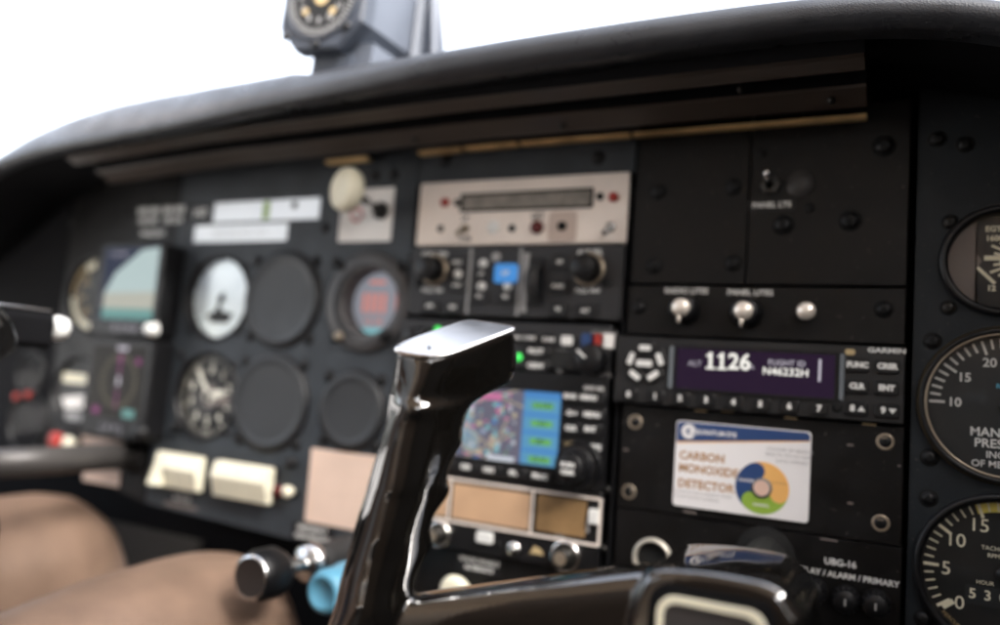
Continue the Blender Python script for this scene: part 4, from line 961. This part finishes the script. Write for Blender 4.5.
limb(lin([(-592,-30,-210,74),(-593,20,-290,64),(-602,70,-370,58),(-605,140,-500,42),(-606,165,-570,36)]))
limb(lin([(-606,165,-578,36),(-606,262,-605,28)]))
limb(lin([(-505,-590,-320,120),(-505,-610,-180,125),(-505,-620,-20,135)])); 
for sx in (-1,1):
    X = -505
    b.ball((X+sx*80,-612,-20),(110,85,130)); b.ball((X+sx*75,-600,-310),(90,100,85))
    limb(lin([(X+sx*170,-615,70,58),(X+sx*215,-590,-120,44),(X+sx*205,-540,-195,40)],5)); limb(lin([(X+sx*205,-540,-195,40),(X+sx*165,-420,-205,32),(X+sx*135,-350,-195,26)],5))
    hx, hy, hz = X+sx*128,-325,-190
    b.ball((hx,hy,hz),(36,44,15))
    for k in range(4): fx = hx+(k-1.5)*17; L = (62,70,66,52)[k if sx<0 else 3-k]; limb([(fx,hy+26,hz,9),(fx,hy+26+L*.55,hz-4,8.5),(fx,hy+26+L,hz-14,7.5)])
    limb([(hx-sx*26,hy-10,hz,10),(hx-sx*46,hy+14,hz-4,9),(hx-sx*52,hy+36,hz-8,8)])
limb(lin([(-505,-615,110,62),(-505,-600,190,56)],3)); b.ball((-505,-585,285),(78,96,112)); b.ball((-505,-490,270),(13,16,20)); b.ball((-505,-560,225),(52,62,48))
for sx in (-1,1): b.ball((-505+sx*78,-590,275),(9,18,28))
body = b.obj('body', pe); smoothed(body, 7, 4, .5)
b = nb(M_CLOTH)
for x0_, xk in ((-430,-400),(-582,-612)): b.sweep([(x0_,-590,-332),(x0_,-500,-315),(xk,-390,-297),(xk,-380,-296)],[108,104,98,95],24)
b.ball((-505,-600,-300),(185,125,110)); o = b.obj('shorts', pe); smoothed(o, 8, 4)
b = nb(M_SHIRT)
b.sweep([(-505,-600,-260),(-505,-612,-120),(-505,-618,40),(-505,-615,120)],[(110,175),(105,165),(112,185),(80,120)],28)
for sx in (-1,1): b.sweep([(-505+sx*120,-618,90),(-505+sx*178,-612,60),(-505+sx*212,-596,-70)],[74,70,58],20)
o = b.obj('shirt', pe); smoothed(o, 8, 5)
b = nb(M_HAIR); b.ball((-505,-605,315),(86,100,98)); b.obj('hair', pe)
for sx in (-1,1): nb(M_WHITE).ball((-505+sx*30,-497,290),10).obj('eye', pe)
nb(mat('lip',(.4,.16,.13),.5)).ball((-505,-500,237),(24,7,7)).obj('mouth', pe)

# ================================================================= CABIN (setting around the panel)
def sbox(name, c, d, m): o = nb(m).box(c,d).obj(name); return struct(o)
b = nb(mat('pale_concrete', (.52,.50,.47), .9, var=.12, vscale=.3)); b.f([b.v(x,y,-1500) for x,y in ((-3e5,-3e5),(3e5,-3e5),(3e5,3e5),(-3e5,3e5))]); struct(b.obj('ground'))
sbox('floor', (-245,-700,-645), (1300,2600,10), M_CARPET)
sbox('wall', (-245,420,-330), (1300,10,620), M_MATTE)                    # firewall
sbox('ceiling', (-245,-1250,560), (1240,1640,20), M_TRIM)
for xw in (-870, 380):
    lowz = -120 if xw < 0 else 0
    sbox('wall', (xw,-820,(lowz-640)/2), (16,2480,lowz+640), M_CARPET)
    sbox('wall', (xw,-830,505), (16,1500,110), M_TRIM)
    sbox('wall', (xw,-900,225), (16,90,452), M_TRIM)
    sbox('wall', (xw,-2010,225), (16,110,450), M_TRIM)
sbox('wall', (377,-400,100), (8,1060,420), mat('brown_blocker', (.10,.06,.035), .7))        # unseen panel added to block window glare and reflect brown in the yoke
sbox('wall', (375,-90,-225), (6,420,228), mat('pale_reflector', (.72,.68,.62), .7))  # unseen pale panel added to reflect in the yoke head
sbox('wall', (-245,-2070,-50), (1260,16,1200), M_TRIM)
sbox('seat_back', (60,-930,-180), (440,120,640), mat('tan_leather', (.20,.135,.09), .5, var=.15))['kind'] = 'structure'

# ================================================================= LIGHT
w = bpy.data.worlds.new('World'); scene.world = w; w.use_nodes = True
nt = w.node_tree; bg = nt.nodes['Background']; sky = nt.nodes.new('ShaderNodeTexSky'); sky.sky_type = 'NISHITA'; sky.sun_disc = False
EL, AZ = 42, 118                                                    # azimuth measured from +Y towards +X
sky.sun_elevation = math.radians(EL); sky.sun_rotation = math.radians(AZ); sky.air_density = 1.0; sky.dust_density = 5.0; sky.ozone_density = 1.0
hs = nt.nodes.new('ShaderNodeHueSaturation'); hs.inputs['Saturation'].default_value = .4      # thin white overcast
nt.links.new(sky.outputs['Color'], hs.inputs['Color']); nt.links.new(hs.outputs['Color'], bg.inputs['Color']); bg.inputs['Strength'].default_value = .15
sd = bpy.data.lights.new('sun','SUN'); sd.energy = .5; sd.angle = math.radians(15); sd.color = (1,.97,.93)
so = bpy.data.objects.new('sun', sd); COL.objects.link(so)
az, el = math.radians(AZ), math.radians(EL)
dirv = Vector((math.sin(az)*math.cos(el), math.cos(az)*math.cos(el), math.sin(el)))
so.rotation_euler = dirv.to_track_quat('Z','Y').to_euler(); so.location = dirv*3
# ================================================================= CAMERA
cd_ = bpy.data.cameras.new('camera'); cam = bpy.data.objects.new('camera', cd_); COL.objects.link(cam)
cam.matrix_world = Matrix.Translation(CAM*S) @ ROT.to_4x4()
cd_.sensor_width = 36; cd_.lens = FPX/1000*36; cd_.clip_start = .01; cd_.clip_end = 2000
cd_.dof.use_dof = True; cd_.dof.focus_distance = .358; cd_.dof.aperture_fstop = 2.7; cd_.dof.aperture_blades = 9
scene.camera = cam
scene.view_settings.view_transform = 'Standard'; scene.view_settings.look = 'None'; scene.view_settings.exposure = EXPO; scene.view_settings.gamma = 1
scene.cycles.max_bounces = 10; scene.cycles.caustics_reflective = False; scene.cycles.caustics_refractive = False
